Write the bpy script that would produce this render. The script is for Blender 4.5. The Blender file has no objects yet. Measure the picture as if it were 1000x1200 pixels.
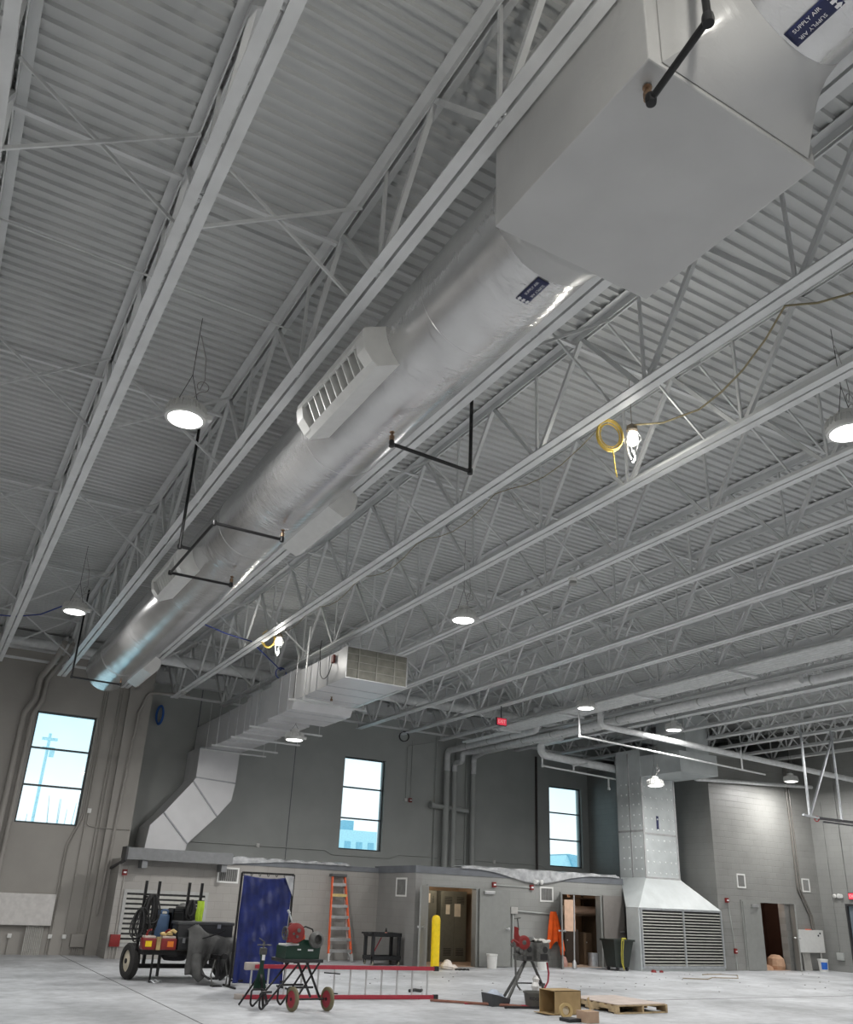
import bpy, bmesh, math, random
from mathutils import Vector, Matrix
random.seed(7)
C = bpy.context.scene.collection
PI = math.pi

# ------------------------------------------------------------------ camera, world, exposure
PITCH, ROLL, YAW, EYE = .390729, .0429575, .511003, 1.65
fw = Vector((math.sin(YAW) * math.cos(PITCH), math.cos(YAW) * math.cos(PITCH), math.sin(PITCH)))
rt0 = Vector((math.cos(YAW), -math.sin(YAW), 0)); up0 = rt0.cross(fw)
rt = math.cos(ROLL) * rt0 + math.sin(ROLL) * up0
up = -math.sin(ROLL) * rt0 + math.cos(ROLL) * up0
cd = bpy.data.cameras.new('camera'); cam = bpy.data.objects.new('camera', cd); C.objects.link(cam)
cd.sensor_fit = 'HORIZONTAL'; cd.sensor_width = 36; cd.lens = .9867 * 36
cd.shift_y = 48.75 / 1000; cd.clip_end = 500; cd.clip_start = .05
cam.matrix_world = Matrix(((rt.x, up.x, -fw.x, 0), (rt.y, up.y, -fw.y, 0), (rt.z, up.z, -fw.z, EYE), (0, 0, 0, 1)))
S = bpy.context.scene
S.camera = cam
S.view_settings.view_transform = 'Standard'; S.view_settings.look = 'None'
S.view_settings.gamma = 1; S.view_settings.use_curve_mapping = False
S.view_settings.exposure = -1.25
LAMP_W = 420.0          # each high-bay lamp
w = bpy.data.worlds.new('sky'); S.world = w; w.use_nodes = True
nt = w.node_tree; nt.nodes.clear()
wo = nt.nodes.new('ShaderNodeOutputWorld'); bg = nt.nodes.new('ShaderNodeBackground')
tc = nt.nodes.new('ShaderNodeTexCoord'); nz = nt.nodes.new('ShaderNodeTexNoise'); rp = nt.nodes.new('ShaderNodeValToRGB')
nz.inputs['Scale'].default_value = 3; nz.inputs['Detail'].default_value = 4
rp.color_ramp.elements[0].position = .42; rp.color_ramp.elements[0].color = (.70, .92, .98, 1)
rp.color_ramp.elements[1].position = .6; rp.color_ramp.elements[1].color = (.95, .99, 1, 1)
sx = nt.nodes.new('ShaderNodeSeparateXYZ'); ma = nt.nodes.new('ShaderNodeMath'); ma.operation = 'MULTIPLY_ADD'; ma.inputs[1].default_value = -2.6; ma.inputs[2].default_value = .36
mb2 = nt.nodes.new('ShaderNodeMath'); mb2.operation = 'ADD'
nt.links.new(tc.outputs['Generated'], nz.inputs['Vector']); nt.links.new(tc.outputs['Generated'], sx.inputs['Vector'])
nt.links.new(sx.outputs['Z'], ma.inputs[0]); nt.links.new(ma.outputs['Value'], mb2.inputs[0]); nt.links.new(nz.outputs['Fac'], mb2.inputs[1]); nt.links.new(mb2.outputs['Value'], rp.inputs['Fac'])
nt.links.new(rp.outputs['Color'], bg.inputs['Color']); bg.inputs['Strength'].default_value = 3.1
nt.links.new(bg.outputs['Background'], wo.inputs['Surface'])

# ------------------------------------------------------------------ materials
MATS = {}
def mat(name, col, rough=.6, metal=0.0, var=.08, scale=8, bump=0.0, bscale=30, emit=None, spec=.5, fn=None):
    if name in MATS: return MATS[name]
    m = bpy.data.materials.new(name); m.use_nodes = True
    n = m.node_tree.nodes; l = m.node_tree.links
    b = n['Principled BSDF']
    b.inputs['Roughness'].default_value = rough; b.inputs['Metallic'].default_value = metal
    b.inputs['Specular IOR Level'].default_value = spec
    t = n.new('ShaderNodeTexCoord'); z = n.new('ShaderNodeTexNoise')
    z.inputs['Scale'].default_value = scale; z.inputs['Detail'].default_value = 5
    l.new(t.outputs['Object'], z.inputs['Vector'])
    r = n.new('ShaderNodeValToRGB')
    lo = [max(0, c * (1 - var)) for c in col]; hi = [min(1, c * (1 + var)) for c in col]
    r.color_ramp.elements[0].position = .35; r.color_ramp.elements[0].color = (*lo, 1)
    r.color_ramp.elements[1].position = .65; r.color_ramp.elements[1].color = (*hi, 1)
    l.new(z.outputs['Fac'], r.inputs['Fac']); l.new(r.outputs['Color'], b.inputs['Base Color'])
    if bump:
        z2 = n.new('ShaderNodeTexNoise'); z2.inputs['Scale'].default_value = bscale; z2.inputs['Detail'].default_value = 3
        bp = n.new('ShaderNodeBump'); bp.inputs['Strength'].default_value = bump; bp.inputs['Distance'].default_value = .02
        l.new(t.outputs['Object'], z2.inputs['Vector']); l.new(z2.outputs['Fac'], bp.inputs['Height'])
        l.new(bp.outputs['Normal'], b.inputs['Normal'])
    if emit:
        b.inputs['Emission Color'].default_value = (*emit[0], 1); b.inputs['Emission Strength'].default_value = emit[1]
    if fn: fn(m, n, l, b, t, r)
    MATS[name] = m
    return m

def block_pattern(axis, bw, bh, amount, bump):
    """painted concrete block courses; axis 'x' for walls that run along X, 'y' for walls that run along Y"""
    def f(m, n, l, b, t, r):
        sp = n.new('ShaderNodeSeparateXYZ'); cb = n.new('ShaderNodeCombineXYZ')
        l.new(t.outputs['Object'], sp.inputs['Vector'])
        l.new(sp.outputs['X' if axis == 'x' else 'Y'], cb.inputs['X']); l.new(sp.outputs['Z'], cb.inputs['Y'])
        br = n.new('ShaderNodeTexBrick'); br.inputs['Scale'].default_value = 1
        br.inputs['Brick Width'].default_value = bw; br.inputs['Row Height'].default_value = bh
        br.inputs['Mortar Size'].default_value = .008; br.inputs['Mortar Smooth'].default_value = .3
        br.inputs['Color1'].default_value = (1, 1, 1, 1); br.inputs['Color2'].default_value = (.96, .96, .96, 1)
        br.inputs['Mortar'].default_value = (1 - amount,) * 3 + (1,)
        l.new(cb.outputs['Vector'], br.inputs['Vector'])
        mx = n.new('ShaderNodeMix'); mx.data_type = 'RGBA'; mx.blend_type = 'MULTIPLY'; mx.inputs['Factor'].default_value = 1
        l.new(r.outputs['Color'], mx.inputs['A']); l.new(br.outputs['Color'], mx.inputs['B'])
        l.new(mx.outputs['Result'], b.inputs['Base Color'])
        bp = n.new('ShaderNodeBump'); bp.inputs['Strength'].default_value = bump; bp.inputs['Distance'].default_value = .012; bp.invert = True
        l.new(br.outputs['Fac'], bp.inputs['Height']); l.new(bp.outputs['Normal'], b.inputs['Normal'])
    return f

def floor_fn(m, n, l, b, t, r):
    z1 = n.new('ShaderNodeTexNoise'); z1.inputs['Scale'].default_value = .55; z1.inputs['Detail'].default_value = 7; z1.inputs['Roughness'].default_value = .65
    z2 = n.new('ShaderNodeTexNoise'); z2.inputs['Scale'].default_value = 5; z2.inputs['Detail'].default_value = 6
    l.new(t.outputs['Object'], z1.inputs['Vector']); l.new(t.outputs['Object'], z2.inputs['Vector'])
    r1 = n.new('ShaderNodeValToRGB'); r1.color_ramp.elements[0].position = .36; r1.color_ramp.elements[0].color = (.33, .34, .352, 1)
    r1.color_ramp.elements[1].position = .66; r1.color_ramp.elements[1].color = (.60, .615, .635, 1)
    r2 = n.new('ShaderNodeValToRGB'); r2.color_ramp.elements[0].position = .3; r2.color_ramp.elements[0].color = (.82, .82, .82, 1)
    r2.color_ramp.elements[1].position = .6; r2.color_ramp.elements[1].color = (1, 1, 1, 1)
    l.new(z1.outputs['Fac'], r1.inputs['Fac']); l.new(z2.outputs['Fac'], r2.inputs['Fac'])
    mx = n.new('ShaderNodeMix'); mx.data_type = 'RGBA'; mx.blend_type = 'MULTIPLY'; mx.inputs['Factor'].default_value = 1
    l.new(r1.outputs['Color'], mx.inputs['A']); l.new(r2.outputs['Color'], mx.inputs['B'])
    # small dark specks
    v = n.new('ShaderNodeTexNoise'); v.inputs['Scale'].default_value = 9; v.inputs['Detail'].default_value = 2
    l.new(t.outputs['Object'], v.inputs['Vector'])
    rv = n.new('ShaderNodeValToRGB'); rv.color_ramp.elements[0].position = .70; rv.color_ramp.elements[0].color = (1, 1, 1, 1)
    rv.color_ramp.elements[1].position = .76; rv.color_ramp.elements[1].color = (.45, .45, .45, 1)
    l.new(v.outputs['Fac'], rv.inputs['Fac'])
    m2 = n.new('ShaderNodeMix'); m2.data_type = 'RGBA'; m2.blend_type = 'MULTIPLY'; m2.inputs['Factor'].default_value = 1
    l.new(mx.outputs['Result'], m2.inputs['A']); l.new(rv.outputs['Color'], m2.inputs['B'])
    l.new(m2.outputs['Result'], b.inputs['Base Color'])

def wrap_fn(sc, st):
    """foil / film wrinkles running round the duct"""
    def f(m, n, l, b, t, r):
        mp = n.new('ShaderNodeMapping'); mp.inputs['Scale'].default_value = (1, 2.2, 1)
        l.new(t.outputs['Object'], mp.inputs['Vector'])
        z = n.new('ShaderNodeTexNoise'); z.inputs['Scale'].default_value = sc; z.inputs['Detail'].default_value = 6; z.inputs['Distortion'].default_value = .8
        l.new(mp.outputs['Vector'], z.inputs['Vector'])
        bp = n.new('ShaderNodeBump'); bp.inputs['Strength'].default_value = st; bp.inputs['Distance'].default_value = .03
        zm = n.new('ShaderNodeTexNoise'); zm.inputs['Scale'].default_value = .9; zm.inputs['Detail'].default_value = 2
        mr = n.new('ShaderNodeMapRange'); mr.inputs['From Min'].default_value = .48; mr.inputs['From Max'].default_value = .66; mr.inputs['To Min'].default_value = .18; mr.inputs['To Max'].default_value = 1
        mu = n.new('ShaderNodeMath'); mu.operation = 'MULTIPLY'
        l.new(t.outputs['Object'], zm.inputs['Vector']); l.new(zm.outputs['Fac'], mr.inputs['Value'])
        l.new(z.outputs['Fac'], mu.inputs[0]); l.new(mr.outputs['Result'], mu.inputs[1])
        l.new(mu.outputs['Value'], bp.inputs['Height']); l.new(bp.outputs['Normal'], b.inputs['Normal'])
    return f

def glass_mat():
    m = bpy.data.materials.new('window_glass'); m.use_nodes = True
    n = m.node_tree.nodes; l = m.node_tree.links; n.clear()
    o = n.new('ShaderNodeOutputMaterial'); mx = n.new('ShaderNodeMixShader'); tr = n.new('ShaderNodeBsdfTransparent'); gl = n.new('ShaderNodeBsdfGlossy')
    fr = n.new('ShaderNodeFresnel'); fr.inputs['IOR'].default_value = 1.3
    tr.inputs['Color'].default_value = (.92, .98, 1, 1); gl.inputs['Roughness'].default_value = .02
    l.new(fr.outputs['Fac'], mx.inputs['Fac']); l.new(tr.outputs['BSDF'], mx.inputs[1]); l.new(gl.outputs['BSDF'], mx.inputs[2])
    l.new(mx.outputs['Shader'], o.inputs['Surface']); return m

def film_mat():
    m = bpy.data.materials.new('plastic_film'); m.use_nodes = True
    n = m.node_tree.nodes; l = m.node_tree.links
    b = n['Principled BSDF']; b.inputs['Base Color'].default_value = (.52, .53, .54, 1); b.inputs['Roughness'].default_value = .3
    t = n.new('ShaderNodeTexCoord'); z = n.new('ShaderNodeTexNoise'); z.inputs['Scale'].default_value = 6; z.inputs['Detail'].default_value = 5
    r = n.new('ShaderNodeMapRange'); r.inputs['From Min'].default_value = .3; r.inputs['From Max'].default_value = .7
    r.inputs['To Min'].default_value = .5; r.inputs['To Max'].default_value = .95
    l.new(t.outputs['Object'], z.inputs['Vector']); l.new(z.outputs['Fac'], r.inputs['Value']); l.new(r.outputs['Result'], b.inputs['Alpha'])
    return m

STEEL = mat('white_steel_paint', (.68, .69, .69), .36, var=.06, scale=3)
DECK = mat('white_deck_paint', (.55, .56, .555), .42, var=.07, scale=.8)
PIPEW = mat('grey_white_pipe_paint', (.66, .67, .67), .42)
FOIL = mat('foil_wrap', (.68, .68, .68), .24, .72, var=.07, scale=2, fn=wrap_fn(4.5, .75))
WRAP = mat('white_film_wrap', (.50, .50, .495), .33, .12, var=.05, scale=1.5, fn=wrap_fn(2.6, .35))
WHITE = mat('white_enamel', (.70, .70, .68), .4, var=.03)
DUCTW = mat('white_painted_duct', (.66, .66, .67), .38, .1, var=.04, scale=2, bump=.05, bscale=4)
FOIL2 = mat('dimpled_foil_board', (.50, .53, .53), .5, .12, var=.06, scale=3, fn=wrap_fn(5, .25))
GALV = mat('galvanised_steel', (.52, .54, .56), .35, .7, var=.1, scale=12)
ALU = mat('aluminium', (.62, .62, .62), .35, .8)
TAUPE = mat('taupe_wall_paint', (.34, .323, .297), .62, var=.05, scale=1.2)
TAUPE2 = mat('grey_wall_paint', (.40, .415, .40), .6, var=.05, scale=1.2)
CMUX = mat('painted_block_front', (.33, .316, .295), .5, var=.05, scale=1.5, fn=block_pattern('x', .4, .2, .12, .35))
CMUB = mat('painted_block_tall', (.25, .25, .238), .45, var=.05, scale=1.5, fn=block_pattern('x', .4, .2, .14, .6))
CMUY = mat('painted_block_side', (.25, .253, .243), .5, var=.05, scale=1.5, fn=block_pattern('y', .4, .2, .12, .35))
FASCIA = mat('bare_grey_band', (.14, .15, .165), .6, var=.12, scale=3)
FLOORM = mat('concrete_floor', (.5, .5, .5), .55, fn=floor_fn)
PLAINW = mat('far_wall_paint', (.3, .295, .285), .6)
BLK = mat('black_iron', (.016, .016, .017), .42, .3)
BLKP = mat('black_plastic', (.02, .021, .023), .5)
COPPER = mat('copper_brass', (.26, .17, .11), .35, .8)
NAVY = mat('navy_label', (.012, .018, .075), .5)
LETTER = mat('white_lettering', (.78, .78, .8), .5)
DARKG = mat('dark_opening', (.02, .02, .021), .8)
GREYD = mat('grey_door_paint', (.25, .255, .243), .45, var=.04)
RED = mat('fire_red', (.21, .015, .014), .4)
REDL = mat('ladder_red', (.36, .03, .05), .45)
ORANGEL = mat('orange_fibreglass', (.78, .12, .035), .45)
HIVIS = mat('hivis_orange_cloth', (.95, .12, .01), .8, var=.15, scale=6)
LIME = mat('lime_hose', (.48, .68, .05), .5)
YELLOW = mat('safety_yellow', (.88, .62, .01), .4)
BLUET = mat('blue_tarp', (.011, .021, .125), .33, var=.25, scale=5, bump=.7, bscale=4)
BLUEC = mat('blue_cord', (.02, .05, .28), .5)
BLUEJ = mat('blue_plastic', (.07, .13, .24), .5)
YCORD = mat('yellow_cord', (.75, .55, .12), .5)
RUBBER = mat('tyre_rubber', (.028, .027, .026), .8, bump=.3, bscale=60)
CREAM = mat('cream_wheel', (.62, .56, .44), .5)
TARPG = mat('charcoal_canvas', (.08, .08, .078), .85, var=.25, scale=5, bump=.5, bscale=9)
TANC = mat('tan_leather', (.38, .28, .13), .8, var=.2)
GREENM = mat('dark_green_enamel', (.008, .036, .022), .35)
GREYM = mat('worn_grey_casting', (.105, .105, .10), .55, .3, var=.25, scale=18)
CARD = mat('cardboard', (.36, .25, .12), .85, var=.1, scale=6)
WOOD = mat('pallet_wood', (.45, .34, .20), .8, var=.25, scale=9)
WOODT = mat('pallet_top_board', (.55, .47, .42), .8, var=.1, scale=4)
PAPER = mat('pale_paper', (.75, .68, .55), .8)
BROWN = mat('brown_door', (.085, .045, .033), .5, var=.05)
TAN = mat('tan_drywall', (.44, .31, .20), .8, var=.1, scale=2)
PINKP = mat('kraft_wrap', (.62, .42, .30), .7)
CABG = mat('grey_green_cabinet', (.15, .15, .12), .5)
BAG = mat('crumpled_kraft_bag', (.45, .28, .18), .8, bump=.6, bscale=12)
GREENB = mat('dark_bin_plastic', (.016, .022, .018), .5)
GREYC = mat('grey_bin_side', (.12, .11, .105), .6)
SNOW = mat('snow_ground', (.85, .9, .92), .9)
HAZE = mat('hazed_far_surface', (.58, .80, .86), .8)  # distance haze put into the colour of buildings, pole and shrubs
HAZE2 = mat('hazed_far_detail', (.30, .54, .66), .6)  # darker haze tint painted on far windows and roofs
GLASS = glass_mat(); FILM = film_mat()
LENS = mat('lamp_lens', (1, 1, .98), .4, emit=((1, .98, .93), 22.0))
EXITR = mat('exit_sign_face', (.8, .04, .08), .5, emit=((1, .08, .13), 1.1))
STRAY = mat('filter_media', (.24, .235, .2), .7, var=.15, scale=6)
CABLE = mat('black_cable', (.022, .022, .022), .55)
DGLASS = mat('dark_door_glass', (.16, .2, .23), .12, var=.02)
STAIN = mat('brown_stain_wood', (.13, .085, .05), .7)

# ------------------------------------------------------------------ mesh builder
class MB:
    def __init__(s): s.v = []; s.f = []
    def add(s, vs, fs):
        o = len(s.v); s.v += [Vector(p) for p in vs]; s.f += [tuple(i + o for i in f) for f in fs]; return s
    def box(s, a, b):
        (x0, y0, z0), (x1, y1, z1) = a, b
        return s.add([(x0, y0, z0), (x1, y0, z0), (x1, y1, z0), (x0, y1, z0), (x0, y0, z1), (x1, y0, z1), (x1, y1, z1), (x0, y1, z1)],
                     [(0, 3, 2, 1), (4, 5, 6, 7), (0, 1, 5, 4), (1, 2, 6, 5), (2, 3, 7, 6), (3, 0, 4, 7)])
    def bbox(s, a, b, r=.01):
        """bevelled box"""
        bm = bmesh.new(); bmesh.ops.create_cube(bm, size=1)
        for v in bm.verts: v.co = Vector([(a[i] + b[i]) / 2 + v.co[i] * (b[i] - a[i]) for i in range(3)])
        bmesh.ops.bevel(bm, geom=bm.edges[:], offset=r, segments=2, affect='EDGES', profile=.6)
        bm.verts.index_update(); s.add([v.co.copy() for v in bm.verts], [[v.index for v in f.verts] for f in bm.faces]); bm.free(); return s
    def bar(s, p, q, wd, ht, upv=(0, 0, 1)):
        """rectangular bar from p to q"""
        p, q = Vector(p), Vector(q); d = (q - p).normalized(); u = Vector(upv)
        if abs(d.dot(u)) > .98: u = Vector((1, 0, 0))
        sd = d.cross(u).normalized(); u = sd.cross(d).normalized()
        vs = []
        for e in (p, q):
            for a, b in ((-1, -1), (1, -1), (1, 1), (-1, 1)): vs.append(e + sd * a * wd / 2 + u * b * ht / 2)
        return s.add(vs, [(0, 1, 2, 3), (7, 6, 5, 4), (0, 4, 5, 1), (1, 5, 6, 2), (2, 6, 7, 3), (3, 7, 4, 0)])
    def tube(s, pts, r, seg=10, closed=False, caps=True):
        pts = [Vector(p) for p in pts]; n = len(pts); rr = r if isinstance(r, (list, tuple)) else [r] * n
        vs = []; prev = None
        for i, p in enumerate(pts):
            if closed: d = pts[(i + 1) % n] - pts[i - 1]
            else: d = (pts[min(i + 1, n - 1)] - pts[max(i - 1, 0)])
            d.normalize()
            if prev is None:
                a = Vector((0, 0, 1)) if abs(d.z) < .9 else Vector((1, 0, 0)); u = d.cross(a).normalized()
            else:
                u = prev - d * prev.dot(d); u = u.normalized() if u.length > 1e-6 else d.orthogonal().normalized()
            prev = u; v = d.cross(u)
            for k in range(seg):
                t = 2 * PI * k / seg; vs.append(p + (u * math.cos(t) + v * math.sin(t)) * rr[i])
        fs = []
        for i in range(n if closed else n - 1):
            j = (i + 1) % n
            for k in range(seg):
                k2 = (k + 1) % seg; fs.append((i * seg + k, i * seg + k2, j * seg + k2, j * seg + k))
        if caps and not closed: fs += [tuple(range(seg - 1, -1, -1)), tuple((n - 1) * seg + k for k in range(seg))]
        return s.add(vs, fs)
    def pipe(s, pts, r, seg=12, bend=None):
        """round pipe with swept bends at the inner points"""
        pts = [Vector(p) for p in pts]; bend = bend or r * 2.2; out = [pts[0]]
        for i in range(1, len(pts) - 1):
            a = (pts[i - 1] - pts[i]); b = (pts[i + 1] - pts[i]); m = min(bend, a.length * .49, b.length * .49)
            A = pts[i] + a.normalized() * m; B = pts[i] + b.normalized() * m
            for k in range(6):
                t = k / 5; out.append(A * (1 - t) ** 2 + pts[i] * 2 * t * (1 - t) + B * t * t)
        out.append(pts[-1]); return s.tube(out, r, seg)
    def cyl(s, p, q, r, seg=16, r2=None): return s.tube([p, q], [r, r if r2 is None else r2], seg)
    def lathe(s, prof, c, ax=(0, 0, 1), seg=24, caps=True):
        c = Vector(c); ax = Vector(ax).normalized(); u = ax.orthogonal().normalized(); v = ax.cross(u); vs = []; n = len(prof)
        for r, h in prof:
            for k in range(seg):
                t = 2 * PI * k / seg; vs.append(c + ax * h + (u * math.cos(t) + v * math.sin(t)) * max(r, 1e-4))
        fs = []
        for i in range(n - 1):
            for k in range(seg):
                k2 = (k + 1) % seg; fs.append((i * seg + k, i * seg + k2, (i + 1) * seg + k2, (i + 1) * seg + k))
        if caps: fs += [tuple(range(seg - 1, -1, -1)), tuple((n - 1) * seg + k for k in range(seg))]
        return s.add(vs, fs)
    def prism(s, poly, d):
        """poly: list of 3D points (planar); d: extrusion vector"""
        n = len(poly); d = Vector(d); vs = [Vector(p) for p in poly] + [Vector(p) + d for p in poly]
        return s.add(vs, [tuple(range(n - 1, -1, -1)), tuple(range(n, 2 * n))] + [(i, (i + 1) % n, n + (i + 1) % n, n + i) for i in range(n)])
    def grid(s, fn, nu, nv):
        vs = [fn(i / nu, j / nv) for j in range(nv + 1) for i in range(nu + 1)]
        fs = [(j * (nu + 1) + i, j * (nu + 1) + i + 1, (j + 1) * (nu + 1) + i + 1, (j + 1) * (nu + 1) + i) for j in range(nv) for i in range(nu)]
        return s.add(vs, fs)
    def ring(s, c, ax, R, r, seg=24, ts=8):
        c = Vector(c); ax = Vector(ax).normalized(); u = ax.orthogonal().normalized(); v = ax.cross(u)
        return s.tube([c + (u * math.cos(2 * PI * k / seg) + v * math.sin(2 * PI * k / seg)) * R for k in range(seg)], r, ts, closed=True)
    def hole_wall(s, axis, lo, hi, t0, t1, z0, z1, holes):
        """wall slab with rectangular openings. axis 'x': runs lo..hi along X, thickness t0..t1 in Y"""
        us = sorted({lo, hi, *[h[0] for h in holes], *[h[1] for h in holes]}); zs = sorted({z0, z1, *[h[2] for h in holes], *[h[3] for h in holes]})
        for i in range(len(us) - 1):
            for j in range(len(zs) - 1):
                cu, cz = (us[i] + us[i + 1]) / 2, (zs[j] + zs[j + 1]) / 2
                if any(h[0] < cu < h[1] and h[2] < cz < h[3] for h in holes): continue
                if axis == 'x': s.box((us[i], t0, zs[j]), (us[i + 1], t1, zs[j + 1]))
                else: s.box((t0, us[i], zs[j]), (t1, us[i + 1], zs[j + 1]))
        return s

def world_loc(o):
    p = Vector((0, 0, 0))
    while o is not None: p += o.location; o = o.parent
    return p
def obj(name, mb, material, parent=None, smooth=True, solid=0):
    me = bpy.data.meshes.new(name); off = world_loc(parent) if parent else Vector((0, 0, 0))
    me.from_pydata([tuple(v - off) for v in mb.v], [], mb.f); me.update()
    bm = bmesh.new(); bm.from_mesh(me); bmesh.ops.recalc_face_normals(bm, faces=bm.faces)
    for e in bm.edges:
        if len(e.link_faces) == 2 and e.link_faces[0].normal.angle(e.link_faces[1].normal, 0) > .6: e.smooth = False
    for f in bm.faces: f.smooth = smooth
    bm.to_mesh(me); bm.free()
    o = bpy.data.objects.new(name, me); C.objects.link(o); me.materials.append(material)
    if parent: o.parent = parent
    if solid:
        md = o.modifiers.new('thickness', 'SOLIDIFY'); md.thickness = solid; md.offset = 0
    return o
def tag(o, label, cat, group=None):
    o['label'] = label; o['category'] = cat
    if group: o['group'] = group
    return o
def thing(name, label, cat, loc=(0, 0, 0), group=None):
    o = bpy.data.objects.new(name, None); C.objects.link(o); o.location = loc; o.empty_display_size = .1
    return tag(o, label, cat, group)
def struct(name, mb, material, parent=None, smooth=False):
    o = obj(name, mb, material, parent, smooth)
    if not parent: o['kind'] = 'structure'
    return o
def struct_root(name, loc=(0, 0, 0)):
    o = bpy.data.objects.new(name, None); C.objects.link(o); o.location = loc; o['kind'] = 'structure'; return o
def single(name, mb, material, label, cat, group=None, smooth=True, solid=0):
    return tag(obj(name, mb, material, None, smooth, solid), label, cat, group)
def dup(root, loc, label, group=None):
    r = root.copy(); C.objects.link(r); r.location = loc; r['label'] = label
    if group: r['group'] = group
    for ch in list(root.children):
        c = ch.copy(); C.objects.link(c); c.parent = r
        for g in ch.children:
            d = g.copy(); C.objects.link(d); d.parent = c
    return r
def text_mb(body, size, origin, u, v, mapf=None, extrude=0.0):
    """lettering as a mesh: u reads along the line, v towards the letter tops"""
    cu = bpy.data.curves.new('t', 'FONT'); cu.body = body; cu.size = size; cu.align_x = 'CENTER'; cu.align_y = 'CENTER'; cu.resolution_u = 2
    to = bpy.data.objects.new('t', cu); C.objects.link(to)
    dg = bpy.context.evaluated_depsgraph_get(); me = bpy.data.meshes.new_from_object(to.evaluated_get(dg))
    mb = MB(); o = Vector(origin); u = Vector(u); v = Vector(v)
    mb.add([(mapf(p.co.x, p.co.y) if mapf else o + u * p.co.x + v * p.co.y) for p in me.vertices], [tuple(f.vertices) for f in me.polygons])
    bpy.data.objects.remove(to); bpy.data.curves.remove(cu); bpy.data.meshes.remove(me); return mb
ORD = ['first', 'second', 'third', 'fourth', 'fifth', 'sixth', 'seventh', 'eighth', 'ninth', 'tenth', 'eleventh', 'twelfth', 'thirteenth', 'fourteenth',
       'fifteenth', 'sixteenth', 'seventeenth', 'eighteenth', 'nineteenth', 'twentieth']

# ================================================================== SETTING
ZB, ZT = 6.85, 8.15            # undersides of the bottom chords, underside of the roof deck
YL, YM = 25.2, 26.8            # left bay wall face, set-back main wall face
XR = 27.95                     # right wall face
XW, YW = -6.0, -6.0            # walls behind / left of the viewer
struct('floor', MB().box((XW, YW, -.2), (XR + .3, 27.2, 0)), FLOORM)
jm = mat('saw_cut_joint', (.16, .16, .16), .9)
struct('trim_1', MB().box((3.915, 6, 0), (3.935, 25.1, .003)), jm)
struct('trim_2', MB().box((10.5, 14.0, 0), (XR - .1, 14.03, .003)), jm)
# corrugated roof deck
dk = MB(); prof = []; P = .1524; y = YW
while y < 27.2:
    prof += [(y, ZT), (y + .040, ZT), (y + .054, ZT + .036), (y + P - .014, ZT + .036)]; y += P
prof += [(27.3, ZT)]
n = len(prof)
dk.add([(XW, a, b) for a, b in prof] + [(XR + .3, a, b) for a, b in prof], [(i, i + 1, n + i + 1, n + i) for i in range(n - 1)])
struct('ceiling', dk, DECK)
struct('trim_3', MB().box((XW, YW, ZT + .05), (XR + .3, 27.3, ZT + .12)), DARKG)   # insulation above the deck

# left bay wall with window 1, set-back main wall with windows 2 and 3
W1 = (2.19, 3.75, 3.12, 6.04); W2 = (12.19, 13.76, 3.11, 6.12); W3 = (20.93, 22.52, 3.03, 5.98)
struct('wall_left_bay', MB().hole_wall('x', XW, 5.13, YL, YL + .35, 0, ZT + .04, [W1]).box((4.78, YL + .35, 0), (5.13, YM, ZT)), TAUPE)
struct('trim_4', MB().box((4.48, YL - .14, 0), (5.13, YL, ZT - .3)), TAUPE)            # pilaster
struct('wall_far', MB().hole_wall('x', 4.8, XR, YM, YM + .35, 0, ZT + .04, [W2, W3]), TAUPE2)
struct('trim_5', MB().box((7.0, YM - .012, 2.4), (7.03, YM, ZT)).box((10.35, YM - .012, 2.4), (10.37, YM, ZT)), FASCIA)   # panel joints
struct('wall_right', MB().hole_wall('y', YW, 27.1, XR, XR + .3, 0, ZT + .04, [(17.6, 19.65, 0, 2.12)]), CMUY)
struct('wall_left', MB().box((XW - .3, YW, 0), (XW, 27.1, ZT + .04)), PLAINW)
struct('wall_near', MB().box((XW - .3, YW - .3, 0), (XR + .3, YW, ZT + .04)), PLAINW)
# tall block room at the right
BX, BY = 22.84, 20.6
D3 = (23.9, 26.3, 0, 2.05)
struct('wall_tall_block', MB().hole_wall('x', BX, XR, BY, BY + .25, 0, 6.7, [(24.78, 26.0, 0, 2.05)]), CMUB)
struct('wall_tall_block_side', MB().box((BX, BY + .25, 0), (BX + .25, YM, 6.7)), CMUY)
struct('ceiling_tall_block', MB().box((BX, BY, 6.7), (XR, YM, 6.8)), TAUPE2)
# roof-edge beams along the far wall
struct('trim_6', MB().box((XW, YL - .25, 7.62), (4.9, YL - .02, 8.1)), STEEL)
struct('trim_7', MB().box((5.15, YM - .28, 7.62), (XR, YM - .02, 8.1)), STEEL)

def window(name, W, yf, nx=1):
    x0, x1, z0, z1 = W; root = struct_root(name, ((x0 + x1) / 2, yf, z0)); t = .045
    fr = MB(); a, b = yf + .10, yf + .2
    fr.box((x0, a, z0), (x0 + t, b, z1)).box((x1 - t, a, z0), (x1, b, z1)).box((x0 + t, a, z0), (x1 - t, b, z0 + t)).box((x0 + t, a, z1 - t), (x1 - t, b, z1))
    hs = (z1 - z0) / 3
    for k in (1, 2): fr.box((x0 + t, a, z0 + hs * k - t / 2), (x1 - t, b, z0 + hs * k + t / 2))
    obj('window_frame', fr, mat('dark_window_frame', (.05, .06, .065), .4), root, False)
    for k in range(3):
        obj('glass_pane', MB().box((x0 + t, yf + .14, z0 + hs * k + (t if k == 0 else t / 2)), (x1 - t, yf + .146, z0 + hs * (k + 1) - (t if k == 2 else t / 2))), GLASS, root, False)
    return root
window('window_1', W1, YL); window('window_2', W2, YM); window('window_3', W3, YM)

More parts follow.
